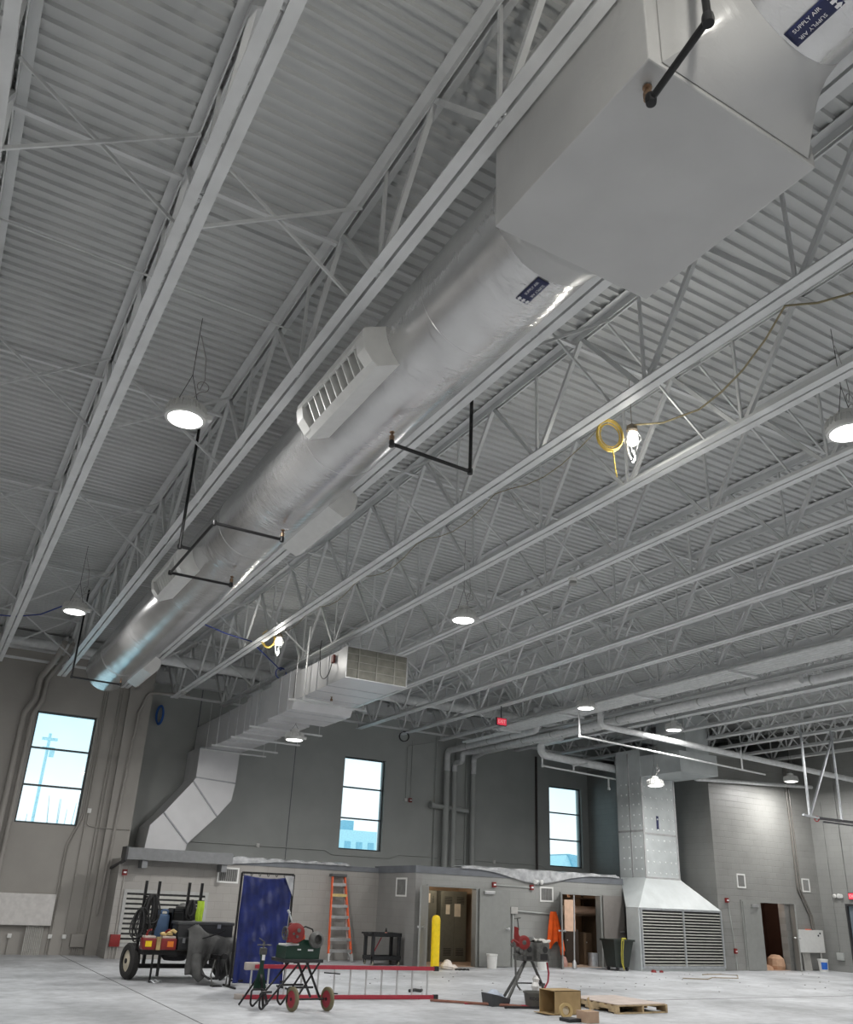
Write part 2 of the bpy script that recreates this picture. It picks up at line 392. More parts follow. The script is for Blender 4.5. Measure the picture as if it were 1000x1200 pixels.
# outside: snow, a utility pole, far buildings, bare shrubs
struct('ground_outside', MB().box((-60, 27.5, -.6), (140, 160, -.4)), SNOW)
t = thing('utility_pole', 'haze-blue utility pole seen through the left window', 'pole', (5.0, 48, -.4))
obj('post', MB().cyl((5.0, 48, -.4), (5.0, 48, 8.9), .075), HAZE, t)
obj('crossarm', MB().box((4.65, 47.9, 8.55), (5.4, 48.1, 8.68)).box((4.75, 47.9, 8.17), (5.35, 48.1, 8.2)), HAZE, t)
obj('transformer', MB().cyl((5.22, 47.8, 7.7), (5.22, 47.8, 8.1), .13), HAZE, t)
def far_building(label, x0, x1, y, h, rows, cols, pitched=False):
    t = thing('far_building', label, 'building', ((x0 + x1) / 2, y, -.4))
    if pitched:
        xm = (x0 + x1) / 2
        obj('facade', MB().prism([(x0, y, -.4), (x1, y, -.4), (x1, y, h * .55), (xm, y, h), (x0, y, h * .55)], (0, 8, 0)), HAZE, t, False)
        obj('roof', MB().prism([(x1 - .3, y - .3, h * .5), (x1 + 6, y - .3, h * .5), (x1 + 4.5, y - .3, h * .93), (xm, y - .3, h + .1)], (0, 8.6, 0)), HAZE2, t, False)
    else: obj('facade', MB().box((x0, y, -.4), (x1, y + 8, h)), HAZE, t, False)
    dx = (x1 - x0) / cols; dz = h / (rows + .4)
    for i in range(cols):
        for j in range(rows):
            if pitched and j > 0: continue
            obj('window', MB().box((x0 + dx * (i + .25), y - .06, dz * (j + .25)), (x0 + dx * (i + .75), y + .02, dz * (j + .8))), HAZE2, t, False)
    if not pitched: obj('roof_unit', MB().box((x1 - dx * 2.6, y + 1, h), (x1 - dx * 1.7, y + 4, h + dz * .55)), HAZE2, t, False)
far_building('hazy blue flat-roofed building low in the middle window', 32, 39.5, 78, 7.7, 4, 6)
far_building('hazy blue gabled building low in the third window', 58, 62, 74, 6.7, 3, 2, True)
for i, (sx, sy, nm) in enumerate(((3.1, 33, 'bare haze-paled shrub in the middle of the left window'), (4.5, 33.5, 'bare haze-paled shrub at the right side of the left window'), (3.7, 34, 'bare low shrub between the two others in the left window'))):
    tw = MB()
    for k in range(26):
        a = random.uniform(-1, 1); b = random.uniform(-.5, .5); h = random.uniform(2.2, 3.9 if i != 1 else 4.6)
        tw.tube([(sx + a * .2, sy + b * .2, -.4), (sx + a * .55, sy + b * .4, h * .6), (sx + a * .8, sy + b * .6, h)], [.03, .02, .008], 4)
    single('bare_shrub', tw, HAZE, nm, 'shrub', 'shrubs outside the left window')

# ------------------------------------------------------------------ low block building in front of the far wall
LY, DY, LX1 = 24.0, 21.75, 12.3
D1 = (12.66, 14.35, 0, 2.08); D2 = (17.32, 18.95, 0, 2.06)
struct('wall_low_left', MB().box((4.78, LY, 0), (LX1, LY + .2, 2.36)).box((4.78, LY + .2, 0), (4.9, YL - .14, 2.36)), CMUX)
struct('wall_low_side', MB().box((LX1, DY, 0), (LX1 + .2, LY + .2, 2.36)), mat('painted_block_low_side', (.26, .257, .247), .55, var=.05, scale=1.5, fn=block_pattern('y', .4, .2, .1, .3)))
struct('wall_low_front', MB().hole_wall('x', LX1 + .2, 19.85, DY, DY + .2, 0, 2.36, [D1, D2]).box((19.65, DY + .2, 0), (19.85, 22.55, 2.36)).box((19.85, 22.35, 0), (BX, 22.55, 2.36)), mat('painted_block_low_front', (.28, .283, .27), .55, var=.05, scale=1.5, fn=block_pattern('x', .4, .2, .1, .3)))
struct('trim_8', MB().box((7.6, LY - .02, 2.36), (LX1 - .02, LY + .25, 2.5)).box((LX1 - .02, DY - .02, 2.36), (LX1 + .22, LY + .25, 2.55)).box((LX1 + .22, DY - .02, 2.36), (19.87, DY + .25, 2.55)).box((19.6, DY + .25, 2.36), (19.87, 22.35, 2.55)).box((19.87, 22.33, 2.36), (BX, 22.6, 2.55)), FASCIA)
struct('ceiling_low_building', MB().box((5.13, LY + .2, 2.4), (LX1, YM, 2.5)).box((LX1 + .2, DY + .2, 2.4), (19.7, YM, 2.5)).box((19.7, 22.5, 2.4), (BX, YM, 2.5)), FASCIA)
# rooms behind the open doors
struct('wall_room_back', MB().box((12.55, 24.4, 0), (16.6, 24.5, 2.4)), TAN)
struct('wall_room_right', MB().box((15.35, 21.95, 0), (15.45, 24.4, 2.4)), TAN)
struct('wall_store_back', MB().box((16.7, 25.6, 0), (19.6, 25.7, 2.4)).box((16.7, 21.95, 0), (16.8, 25.6, 2.4)).box((19.5, 21.95, 0), (19.6, 25.6, 2.4)), STAIN)
struct('floor_room', MB().box((12.5, 21.76, 0), (15.35, 24.4, .006)).box((16.8, 21.76, 0), (19.5, 25.6, .006)), mat('dusty_pink_floor', (.42, .30, .22), .8, var=.1))
struct('wall_brown_room', MB().box((24.2, 22.4, 0), (27.2, 22.5, 2.4)).box((24.2, 20.86, 2.3), (27.2, 22.4, 2.4)).box((24.1, 20.86, 0), (24.2, 22.5, 2.4)).box((27.2, 20.86, 0), (27.3, 22.5, 2.4)), BROWN)
struct('floor_brown_room', MB().box((24.2, 20.61, 0), (27.2, 22.4, .006)), mat('dusty_pink_floor2', (.5, .36, .28), .8, var=.1))

def door_leaf(parent, p, q, h, handle_at=None, m=GREYD, th=.045, z0=.015):
    """leaf standing on the line p->q (plan)"""
    p = Vector((p[0], p[1], 0)); q = Vector((q[0], q[1], 0)); d = (q - p).normalized(); nn = Vector((d.y, -d.x, 0))
    lf = obj('door_leaf', MB().prism([p - nn * th / 2 + Vector((0, 0, z0)), q - nn * th / 2 + Vector((0, 0, z0)), q - nn * th / 2 + Vector((0, 0, h)), p - nn * th / 2 + Vector((0, 0, h))], nn * th), m, parent, False)
    if handle_at is not None:
        c = p + d * handle_at + Vector((0, 0, 1.0))
        hb = MB()
        for s in (-1, 1):
            hb.cyl(c + nn * s * th * .4, c + nn * s * .07, .022, 12).lathe([(.0, 0), (.028, .005), (.034, .02), (.03, .04), (0, .05)], c + nn * s * .06, nn * s, 14)
            hb.bar(c + nn * s * .08, c + nn * s * .08 - d * .12, .022, .022)
        obj('door_handle', hb, ALU, lf)
    return lf
def closer(parent, a, b): obj('door_closer', MB().bbox(a, b, .008), ALU, parent)
def frame(parent, x0, x1, h, y0, y1, m):
    obj('door_frame', MB().box((x0, y0, 0), (x0 + .06, y1, h)).box((x1 - .06, y0, 0), (x1, y1, h)).box((x0 + .06, y0, h - .06), (x1 - .06, y1, h)), m, parent, False)
r1 = struct_root('door_1', (13.5, DY, 0)); frame(r1, D1[0], D1[1], 2.08, DY - .03, DY + .2, GREYD)
door_leaf(r1, (12.67, DY - .04), (12.10, DY - .66), 2.04, .68); door_leaf(r1, (14.38, DY - .06), (15.42, DY - .09), 2.03, .96)
closer(r1, (14.5, DY - .16, 1.90), (14.86, DY - .09, 1.98))
r2 = struct_root('door_2', (18.1, DY, 0)); frame(r2, D2[0], D2[1], 2.06, DY - .03, DY + .2, GREYD)
door_leaf(r2, (17.36, DY - .04), (16.87, DY - .66), 2.02, .70); door_leaf(r2, (18.97, DY - .06), (19.78, DY - .09), 2.02, .70, mat('warm_grey_door', (.22, .205, .192), .5, var=.04))
r3 = struct_root('door_3', (25.1, BY, 0)); frame(r3, 23.88, 26.30, 2.09, BY - .03, BY - .001, GREYD)
door_leaf(r3, (23.94, BY - .03), (24.78, BY - .03), 2.04); door_leaf(r3, (26.22, BY - .05), (25.90, BY - .50), 2.04, .46)
closer(r3, (24.3, BY - .12, 1.88), (24.62, BY - .055, 1.97))
r4 = struct_root('door_4', (XR, 18.6, 0))
obj('door_frame', MB().box((XR - .04, 19.58, 0), (XR + .2, 19.65, 2.12)).box((XR - .04, 17.6, 0), (XR + .2, 17.67, 2.12)).box((XR - .04, 17.67, 2.05), (XR + .2, 19.58, 2.12)).box((XR + .02, 18.6, 0), (XR + .1, 18.68, 2.05)), mat('dark_bronze_frame', (.03, .03, .032), .4), r4, False)
obj('glass_pane', MB().box((XR + .05, 17.67, .1), (XR + .06, 18.6, 2.05)).box((XR + .05, 18.68, .1), (XR + .06, 19.58, 2.05)), DGLASS, r4, False)
obj('kick_rail', MB().box((XR + .03, 17.67, 0), (XR + .08, 18.6, .1)).box((XR + .03, 18.68, 0), (XR + .08, 19.58, .1)), mat('dark_bronze_frame', 0), r4, False)
obj('pull_handle', MB().pipe([(XR + .05, 18.8, .9), (XR - .03, 18.8, .9), (XR - .03, 18.8, 1.25), (XR + .05, 18.8, 1.25)], .014, 8), ALU, r4)

# ================================================================== ROOF STRUCTURE
JX = [-.70, .86, 2.50, 4.22, 5.72, 7.23, 8.78, 10.42, 12.05, 13.65, 15.25, 16.85, 18.45, 20.05, 21.65, 23.25, 24.85, 26.45]
JEND = [23.6, 23.6, 24.3, 24.6, 25.0, 25.2, 25.4, 25.5] + [25.6] * 10
NODE = [3.7 + 1.9 * k for k in range(-2, 13)]        # bottom-chord panel points
J0Y = -1.5
NAMEJ = {0: 'white steel roof joist cut by the left edge of the photo',
         1: 'white steel roof joist left of the nearest lamp, two joists left of the round duct',
         2: 'white steel roof joist running close along the left side of the round duct',
         3: 'white steel roof joist half hidden along the right side of the round duct'}
jroot = None
def chord(mb, x, z, ln0, ln1, leg, gap, flip):
    """two back-to-back angles with a gap between them"""
    for s in (-1, 1):
        xi = x + s * gap / 2; xo = x + s * (gap / 2 + leg); t = .012
        za, zb2 = (z, z + t) if not flip else (z - t, z)
        mb.box((min(xi, xo), ln0, za), (max(xi, xo), ln1, zb2))
        zv0, zv1 = (z + t, z + leg) if not flip else (z - leg, z - t)
        mb.box((min(xi, xi + s * t), ln0, zv0), (max(xi, xi + s * t), ln1, zv1))
webA = webB = webV = None
def make_joist(i):
    global webA, webB, webV
    x = JX[i]; yend = JEND[i]
    lab = NAMEJ.get(i) or f'white steel roof joist, {ORD[i]} from the left edge of the photo'
    t = thing('roof_joist', lab, 'roof joist', (x, 0, ZB), 'open-web roof joists under the deck')
    wend = YL if i < 4 and x < 5 else YM
    if x > BX - .2: wend = YM
    tm = MB(); chord(tm, x, ZT - .004, J0Y, wend - .3, .10, .035, True); obj('top_chord', tm, STEEL, t, False)
    bm_ = MB(); chord(bm_, x, ZB, J0Y, yend, .095, .03, False); obj('bottom_chord', bm_, STEEL, t, False)
    def inst(src, yoff):
        o = src.copy(); C.objects.link(o); o.parent = t; o.location = (0, yoff, 0); return o
    for k, yn in enumerate(NODE):
        if yn > yend - .3: break
        if webA is None:
            a = MB().bar((x, 0, ZB + .03), (x, .95, ZT - .06), .05, .05, (1, 0, 0)); webA = obj('web_diagonal', a, STEEL, t, False); webA.location = (0, yn, 0)
            a = MB().bar((x, -.08, ZB + .03), (x, -.95, ZT - .06), .05, .05, (1, 0, 0)); webB = obj('web_diagonal', a, STEEL, t, False); webB.location = (0, yn, 0)
            a = MB().bar((x, -.04, ZB + .03), (x, -.04, ZT - .06), .032, .032); webV = obj('web_vertical', a, STEEL, t, False); webV.location = (0, yn, 0)
        else: inst(webA, yn); inst(webB, yn); inst(webV, yn)
    # sloping end web up to the bearing seat
    yl = [q for q in NODE if q <= yend - .3][-1]
    obj('end_web', MB().bar((x, yl + .3, ZT - .08), (x, min(yend - .05, yl + 1.2), ZB + .05), .05, .05, (1, 0, 0)).bar((x, wend - .5, ZT - .1), (x, yend - .1, ZB + .05), .05, .05, (1, 0, 0)).box((x - .1, wend - .45, ZT - .2), (x + .1, wend - .26, ZT - .12)), STEEL, t, False)
    return t
for i in range(len(JX)): make_joist(i)

# X-shaped cross bridging between neighbouring joists
for ri, yy in enumerate((2.0, 6.1, 10.2, 14.3, 18.4, 22.4)):
    for i in range(len(JX) - 1):
        a, b = JX[i], JX[i + 1]
        if i == 2: continue                              # the round duct runs here
        if ri == 0 and not 3 <= i <= 5: continue
        if ri == 1 and i > 11: continue
        if ri == 5 and i > 13: continue
        t = thing('cross_bridging', f'crossed braces right of the {ORD[i]} roof joist from the left, {ORD[ri]} row from the viewer', 'brace', (a, yy, ZB), 'crossed braces between the joists')
        obj('brace', MB().bar((a + .02, yy, ZT - .12), (b - .02, yy, ZB + .10), .032, .02, (0, 1, 0)), STEEL, t, False)
        obj('brace', MB().bar((a + .02, yy - .05, ZB + .10), (b - .02, yy - .05, ZT - .12), .032, .02, (0, 1, 0)), STEEL, t, False)
for ri, yy in enumerate((6.62, 10.7, 14.8, 18.9, 22.9)):
    single('bridging_rail', MB().box((-2, yy, ZT - .14), (XR - .05, yy + .05, ZT - .105)), STEEL,
           f'long white bridging angle running crosswise just under the deck, {ORD[ri]} row from the viewer', 'bridging angle', 'crosswise bridging angles', False)
single('conduit', MB().cyl((-2, 6.9 + 1.2, ZT - .19), (2.6, 8.2, ZT - .19), .012, 8), STEEL, 'thin white conduit crossing under the deck at the upper left', 'conduit')
# rails and pipes running crosswise near the far wall
single('tie_rail', MB().box((-3, 24.28, 7.14), (4.3, 24.33, 7.2)), STEEL, 'thin white rail crossing above the left window near the joist ends', 'rail')
single('tie_rail', MB().box((5.3, 25.3, 6.97), (26.4, 25.36, 7.03)), STEEL, 'thin white rail tying the joist ends along the far wall', 'rail')
single('crosswise_pipe', MB().cyl((4.6, 22.6, 7.35), (26.5, 22.6, 7.35), .15, 16), PIPEW, 'large white round pipe threaded crosswise through the joist webs', 'pipe')
single('crosswise_pipe', MB().cyl((-5.9, 24.6, 7.72), (4.3, 24.6, 7.72), .13, 16), PIPEW, 'white round pipe crosswise above the left window under the deck', 'pipe')

# ================================================================== THE BIG ROUND SUPPLY DUCT
DX, DZ, DR = 3.383, 6.78, .536
t = thing('round_duct', 'large silver wrapped round duct crossing the ceiling diagonally from upper right', 'duct', (DX, 10, DZ))
rd = MB()
def ring_at(y, r, k=64):
    return [(DX + r * math.cos(2 * PI * a / k), y, DZ + r * math.sin(2 * PI * a / k)) for a in range(k)]
def loft(mb, rings):
    k = len(rings[0])
    vs = [p for r_ in rings for p in r_]
    mb.add(vs, [(j * k + a, j * k + (a + 1) % k, (j + 1) * k + (a + 1) % k, (j + 1) * k + a) for j in range(len(rings) - 1) for a in range(k)])
rings = []; yy = -1.4
while yy < 22.75:
    if not 2.3 < yy < 3.95: rings.append(ring_at(yy, DR + random.uniform(-.004, .004)))
    yy += .35
near = [r_ for r_ in rings if r_[0][1] < 2.3] + [ring_at(2.36, DR)]; farr = [ring_at(3.9, DR)] + [r_ for r_ in rings if r_[0][1] > 3.9]
loft(rd, near); loft(rd, farr)
rd.add(farr[-1], [tuple(range(64))])
obj('wrapped_body', rd, FOIL, t)
for yy in [5.4, 8.2, 11.4, 14.6, 17.6, 20.4]:
    obj('tape_seam', MB().tube([Vector(p) for p in ring_at(yy, DR - .002, 48)], .006, 6, closed=True), mat('silver_tape', (.7, .7, .7), .25, .6), t)
# box plenum wrapped in white film
bx0, bx1, by0, by1, bz0, bz1 = 2.64, 4.10, 2.36, 3.91, 6.15, 7.46
obj('box_plenum', MB().bbox((bx0, by0, bz0), (bx1, by1, bz1), .012), WRAP, t, False)
tr = MB(); k = 64; sq = []
for a in range(k):
    an = 2 * PI * a / k; c, s_ = math.cos(an), math.sin(an); m_ = max(abs(c), abs(s_)); sq.append((DX + c / m_ * .64, 2.355, DZ + s_ / m_ * .60))
def mid(f, y):
    cr = ring_at(y, DR + .012); return [tuple(sq[a][j] * (1 - f) + cr[a][j] * f if j != 1 else y for j in range(3)) for a in range(k)]
loft(tr, [sq, mid(.35, 2.25), mid(.7, 2.14), mid(.92, 2.05), ring_at(1.98, DR + .010), ring_at(1.93, DR + .002)])
obj('film_collar', tr, WRAP, t)
tr2 = MB(); sq2 = [(p[0], 3.915, p[2]) for p in sq]
def mid2(f, y):
    cr = ring_at(y, DR + .012); return [tuple(sq2[a][j] * (1 - f) + cr[a][j] * f if j != 1 else y for j in range(3)) for a in range(k)]
loft(tr2, [sq2, mid2(.6, 3.96), mid2(.9, 4.05), ring_at(4.16, DR + .010), ring_at(4.24, DR + .002)])
obj('film_collar', tr2, WRAP, t)
# SUPPLY AIR stickers, printed twice, head to head
def duct_pt(ang, y, r): return (DX + r * math.cos(ang), y, DZ + r * math.sin(ang))
def sticker(yc, ang, arrow_side, ln=.30, wd=.115):
    mbp = MB(); mbp.grid(lambda u, v: duct_pt(ang + (v - .5) * wd / DR, yc + (u - .5) * ln, DR + .010), 8, 6)
    lb = obj('air_sticker', mbp, NAVY, t, solid=.003); lb['label'] = 'navy sticker reading SUPPLY AIR twice'
    sh = -arrow_side * .026
    # u: along -Y (towards the viewer), v: towards the upper left of the duct (decreasing angle)
    tb = text_mb('SUPPLY AIR', .034, (0, 0, 0), (0, 0, 0), (0, 0, 0), mapf=lambda x, y: duct_pt(ang - .026 / DR - y / DR, yc + sh * 1.0 - x, DR + .015))
    tb2 = text_mb('SUPPLY AIR', .034, (0, 0, 0), (0, 0, 0), (0, 0, 0), mapf=lambda x, y: duct_pt(ang + .026 / DR + y / DR, yc + sh * 1.0 + x, DR + .015))
    for vv in (-1, 0, 1):                                  # little direction arrows
        y0 = yc + arrow_side * (ln / 2 - .044); aa = ang + vv * .038 / DR
        tb.add([duct_pt(aa + .011 / DR, y0, DR + .015), duct_pt(aa - .011 / DR, y0, DR + .015), duct_pt(aa - .011 / DR, y0 + arrow_side * .018, DR + .015), duct_pt(aa - .02 / DR, y0 + arrow_side * .018, DR + .015), duct_pt(aa, y0 + arrow_side * .042, DR + .015), duct_pt(aa + .02 / DR, y0 + arrow_side * .018, DR + .015), duct_pt(aa + .011 / DR, y0 + arrow_side * .018, DR + .015)], [(0, 1, 2, 3, 4, 5, 6)])
    obj('lettering', tb, LETTER, lb, False); obj('lettering', tb2, LETTER, lb, False)
sticker(4.40, math.radians(-94), 1); sticker(1.76, math.radians(-99), -1)

# drum registers on the sides of the duct
def register(yc, side, label, ln=1.66):
    a = math.radians(25); d = Vector((side * math.cos(a), 0, -math.sin(a))); tg = Vector((side * -math.sin(a) * -1, 0, math.cos(a))) if False else Vector((-side * -math.sin(a) * -1, 0, math.cos(a)))
    tg = Vector((side * math.sin(a), 0, math.cos(a)))     # points up and outwards along the face
    o = Vector((DX, yc, DZ))
    r_ = thing('duct_register', label, 'air register', o + d * DR, 'drum registers on the round duct')
    hw, dep, hl = .205, DR + .20, ln / 2
    def P(u, v, w_): return o + d * w_ + tg * v + Vector((0, u, 0))
    body = MB()
    base = DR - .06
    # saddle box: side walls, end walls (curved saddle is buried in the duct)
    for s in (-1, 1):
        body.add([P(-hl, s * hw, base), P(hl, s * hw, base), P(hl, s * hw, dep), P(-hl, s * hw, dep), P(-hl, s * (hw - .02), base), P(hl, s * (hw - .02), base), P(hl, s * (hw - .02), dep), P(-hl, s * (hw - .02), dep)],
                 [(0, 1, 2, 3), (7, 6, 5, 4), (0, 3, 7, 4), (1, 5, 6, 2), (3, 2, 6, 7), (0, 4, 5, 1)])
        u0 = s * hl; u1 = s * (hl - .02)
        hq = hw - .0201; body.add([P(u0, -hq, base), P(u0, hq, base), P(u0, hq, dep), P(u0, -hq, dep), P(u1, -hq, base), P(u1, hq, base), P(u1, hq, dep), P(u1, -hq, dep)],
                 [(0, 1, 2, 3), (7, 6, 5, 4), (0, 3, 7, 4), (1, 5, 6, 2), (3, 2, 6, 7), (0, 4, 5, 1)])
    obj('register_box', body, WHITE, r_, False)
    fl = MB()                                             # face flange: rounded end plates and long rails
    for s in (-1, 1):
        fl.prism([P(s * hl, -hw * .98, dep), P(s * hl, hw * .98, dep), P(s * hl, hw * .7, dep + .05), P(s * hl, 0, dep + .085), P(s * hl, -hw * .7, dep + .05)], Vector((0, -s * .16, 0)))
        fl.prism([P(-hl + .004, s * (hw + .003), dep - .01), P(-hl + .004, s * hw * .98, dep + .014), P(-hl + .004, s * hw * .62, dep + .053), P(-hl + .004, s * hw * .55, dep + .02)], Vector((0, 2 * hl - .008, 0)))
    obj('face_flange', fl, WHITE, r_, False)
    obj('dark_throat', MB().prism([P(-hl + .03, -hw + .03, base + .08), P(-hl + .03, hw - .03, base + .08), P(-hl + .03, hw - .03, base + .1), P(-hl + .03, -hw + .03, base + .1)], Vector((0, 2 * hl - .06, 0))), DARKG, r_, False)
    nb = 10
    for q in range(nb):
        u = -hl + .2 + (2 * hl - .4) * q / (nb - 1); bl = MB()
        bl.prism([P(u, -hw * .62, dep - .12), P(u, hw * .62, dep - .12), P(u + .05, hw * .62, dep + .035), P(u + .05, -hw * .62, dep + .035)], Vector((0, .014, 0)))
        obj('register_blade', bl, WHITE, r_, False)
    return r_
register(6.9, -1, 'white louvred register on the lower left of the round duct, nearest the viewer')
register(10.2, 1, 'white register right of the round duct, just above the black pipe fork')
register(13.6, -1, 'white louvred register left of the round duct, behind the black pipe fork')
register(20.8, 1, 'white register on the right side of the round duct at its far end')

# black sprinkler piping below the duct
def sprinkler(label, paths, tips, r=.021, material=BLK, tipm=COPPER, loc=None):
    t_ = thing('sprinkler_pipe', label, 'sprinkler pipe', loc or paths[0][0])
    for p in paths:
        pb = MB().pipe(p, r, 10, r * 1.6)
        obj('pipe_run', pb, material, t_)
    for p in paths:
        for q in p[1:-1]: obj('elbow_fitting', MB().lathe([(r * .4, -r * 1.7), (r * 1.4, -r * 1.5), (r * 1.6, 0), (r * 1.4, r * 1.5), (r * .4, r * 1.7)], q, (0, 0, 1), 12), material, t_)
    for p, dz in tips:
        p = Vector(p)
        obj('sprinkler_head', MB().lathe([(r * 1.25, -.03 * dz), (r * 1.3, .02 * dz), (r * .7, .035 * dz), (r * .5, .06 * dz), (r * 1.3, .062 * dz), (r * 1.3, .07 * dz)], p, (0, 0, 1), 12), tipm, t_)
    return t_
sprinkler('black sprinkler drop bent under the square white box at upper right', [[(2.69, 1.98, 8.17), (2.69, 1.98, 6.05), (2.76, 2.48, 6.02), (2.76, 2.50, 6.06)]], [((2.76, 2.50, 6.07), 1)], .022)
sprinkler('single L-shaped black sprinkler pipe right of the round duct', [[(4.37, 6.9, 8.17), (4.37, 6.9, 6.0), (3.37, 6.85, 6.0), (3.37, 6.85, 6.06)]], [((3.37, 6.85, 6.07), 1)])
sprinkler('black fork-shaped sprinkler pipe straddling the round duct below', [[(2.30, 11.1, 8.17), (2.30, 11.1, 6.05), (2.46, 11.1, 6.05)], [(3.39, 10.03, 6.11), (3.39, 10.03, 6.05), (2.46, 10.03, 6.05), (2.46, 12.23, 6.05), (3.39, 12.2, 6.05), (3.39, 12.2, 6.11)]], [((3.39, 10.03, 6.12), 1), ((3.39, 12.2, 6.12), 1)])
sprinkler('black sprinkler pipe under the far end of the round duct', [[(2.32, 20.45, 8.17), (2.32, 20.45, 6.05), (3.41, 20.5, 6.05), (3.41, 20.5, 6.1)]], [((3.41, 20.5, 6.12), 1)])

# ================================================================== RECTANGULAR DUCT ABOVE THE LOW BUILDING
t = thing('rectangular_duct', 'white rectangular duct that runs back and elbows down the far wall to the low roof', 'duct', (7.6, 20, 6.1))
a = MB().box((7.0, 15.9, 5.86), (8.42, 18.6, 6.52)); obj('front_section', a, DUCTW, t, False)
mdl = MB().prism([(7.0, 18.5, 5.86), (7.0, 18.62, 5.68), (7.0, 20.2, 5.68), (7.0, 20.2, 6.62), (7.0, 18.5, 6.62)], (1.52, 0, 0)); obj('deep_section', mdl, DUCTW, t, False)
obj('rear_section', MB().box((7.0, 20.2, 5.62), (8.12, 22.0, 6.50)).box((6.98, 22.0, 5.58), (8.06, 26.7, 6.40)), DUCTW, t, False)
o_ = MB()                                             # open end: frame, filter media, bracing
o_.box((6.985, 15.66, 5.85), (7.0, 15.92, 6.53)).box((8.42, 15.66, 5.85), (8.435, 15.92, 6.53)).box((7.0, 15.66, 5.85), (8.42, 15.92, 5.865)).box((7.0, 15.66, 6.515), (8.42, 15.92, 6.53))
obj('end_frame', o_, DUCTW, t, False)
obj('filter_media', MB().box((7.0, 15.69, 5.865), (8.42, 15.73, 6.515)), STRAY, t, False)
gb = MB()
for x_ in (7.28, 7.70, 8.13): gb.box((x_ - .012, 15.67, 5.865), (x_ + .012, 15.69, 6.515))
for z_ in (6.05, 6.22, 6.38): gb.box((7.0, 15.672, z_ - .008), (8.42, 15.688, z_ + .008))
obj('filter_bracing', gb, mat('filter_strap', (.36, .35, .31), .6), t, False)
FLG = mat('duct_flange', (.55, .56, .58), .35, .3)
def fbox(a, b): obj('joint_flange', MB().box(a, b), FLG, t, False)
for y_ in (16.6, 17.2, 17.9): fbox((6.985, y_, 5.85), (8.435, y_ + .03, 6.53))
for y_ in (18.9, 19.5): fbox((6.985, y_, 5.67), (8.535, y_ + .03, 6.63))
for y_ in (20.9, 21.6): fbox((6.985, y_, 5.61), (8.135, y_ + .03, 6.51))
for y_ in (22.6, 23.4, 24.3): fbox((6.965, y_, 5.565), (8.075, y_ + .03, 6.415))
# drop along the wall, in the plane Y = 25.3
L = [(6.78, 6.40), (6.78, 4.72), (6.72, 4.60), (6.01, 3.67), (5.68, 3.30), (5.62, 2.60)]
R = [(8.00, 5.62), (7.98, 4.66), (7.92, 4.16), (7.55, 3.68), (6.79, 2.88), (6.75, 2.60)]
def drop_piece(name, l0, l1, r0, r1, ins=0, m=DUCTW):
    pts = [(l0[0], 25.3, l0[1]), (r0[0], 25.3, r0[1]), (r1[0], 25.3, r1[1]), (l1[0], 25.3, l1[1])]
    obj(name, MB().prism(pts, (0, 1.35, 0)), m, t, False)
drop_piece('drop_section', (6.78, 5.60), L[1], (8.0, 5.60), R[1])
obj('drop_elbow', MB().prism([(L[1][0], 25.3, L[1][1]), (R[1][0], 25.3, R[1][1]), (R[2][0], 25.3, R[2][1]), (7.55, 25.3, 3.68), (L[2][0], 25.3, L[2][1])], (0, 1.35, 0)), DUCTW, t, False)
obj('slanted_section', MB().prism([(L[2][0], 25.3, L[2][1]), (7.55, 25.3, 3.68), (R[4][0], 25.3, R[4][1]), (L[3][0], 25.3, L[3][1])], (0, 1.35, 0)), DUCTW, t, False)
obj('foot_elbow', MB().prism([(L[3][0], 25.3, L[3][1]), (R[4][0], 25.3, R[4][1]), (R[5][0], 25.3, R[5][1]), (L[5][0], 25.3, L[5][1]), (L[4][0], 25.3, L[4][1])], (0, 1.35, 0)), DUCTW, t, False)
for p, q in (((6.78, 5.58), (8.0, 5.58)), (L[1], R[1]), (L[2], (7.55, 3.68)), (L[3], R[4])): obj('joint_flange', MB().bar((p[0], 25.29, p[1]), (q[0], 25.29, q[1]), .05, .035, (0, 0, 1)), mat('duct_seam_grey', (.36, .37, .39), .4, .3), t, False)
# trapeze hangers
for i_, (y_, zb_) in enumerate(((18.1, 5.80), (20.7, 5.56), (22.2, 5.5), (23.9, 5.5), (24.9, 5.5))):
    t = thing('trapeze_hanger', f'white strut hanger under the rectangular duct, {ORD[i_]} from its open end', 'hanger', (7.5, y_, zb_), 'strut hangers under the rectangular duct')
    obj('strut', MB().box((6.72, y_, zb_ - .04), (8.7, y_ + .04, zb_)), STEEL, t, False)
    for x_ in (6.85, 8.62): obj('threaded_rod', MB().cyl((x_, y_ + .02, zb_ - .06), (x_, y_ + .02, ZB if i_ else 6.86), .008, 6), STEEL, t)
sprinkler('white sprinkler drop hugging the left side of the rectangular duct', [[(6.88, 17.6, 7.4), (6.88, 17.6, 5.72), (7.55, 17.6, 5.72), (7.55, 17.6, 5.78)]], [((7.55, 17.6, 5.79), 1)], .022, STEEL)
single('smoke_detector', MB().bbox((6.93, 16.25, 6.28), (6.985, 16.36, 6.46), .01), mat('red_grey_sensor', (.32, .1, .08), .5), 'small red and grey duct sensor on the white duct side near its open end', 'sensor')
single('sensor_cable', MB().tube([(6.93, 16.28, 6.3)] + [(6.90, 16.25 + .30 * (1 - math.cos(PI * k / 10)) , 6.26 - .28 * math.sin(PI * k / 10)) for k in range(1, 10)] + [(6.88, 16.9, 6.7), (6.88, 16.85, 6.9)], .009, 6), CABLE, 'thin dark cable looping from the red sensor up to the joist', 'cable')

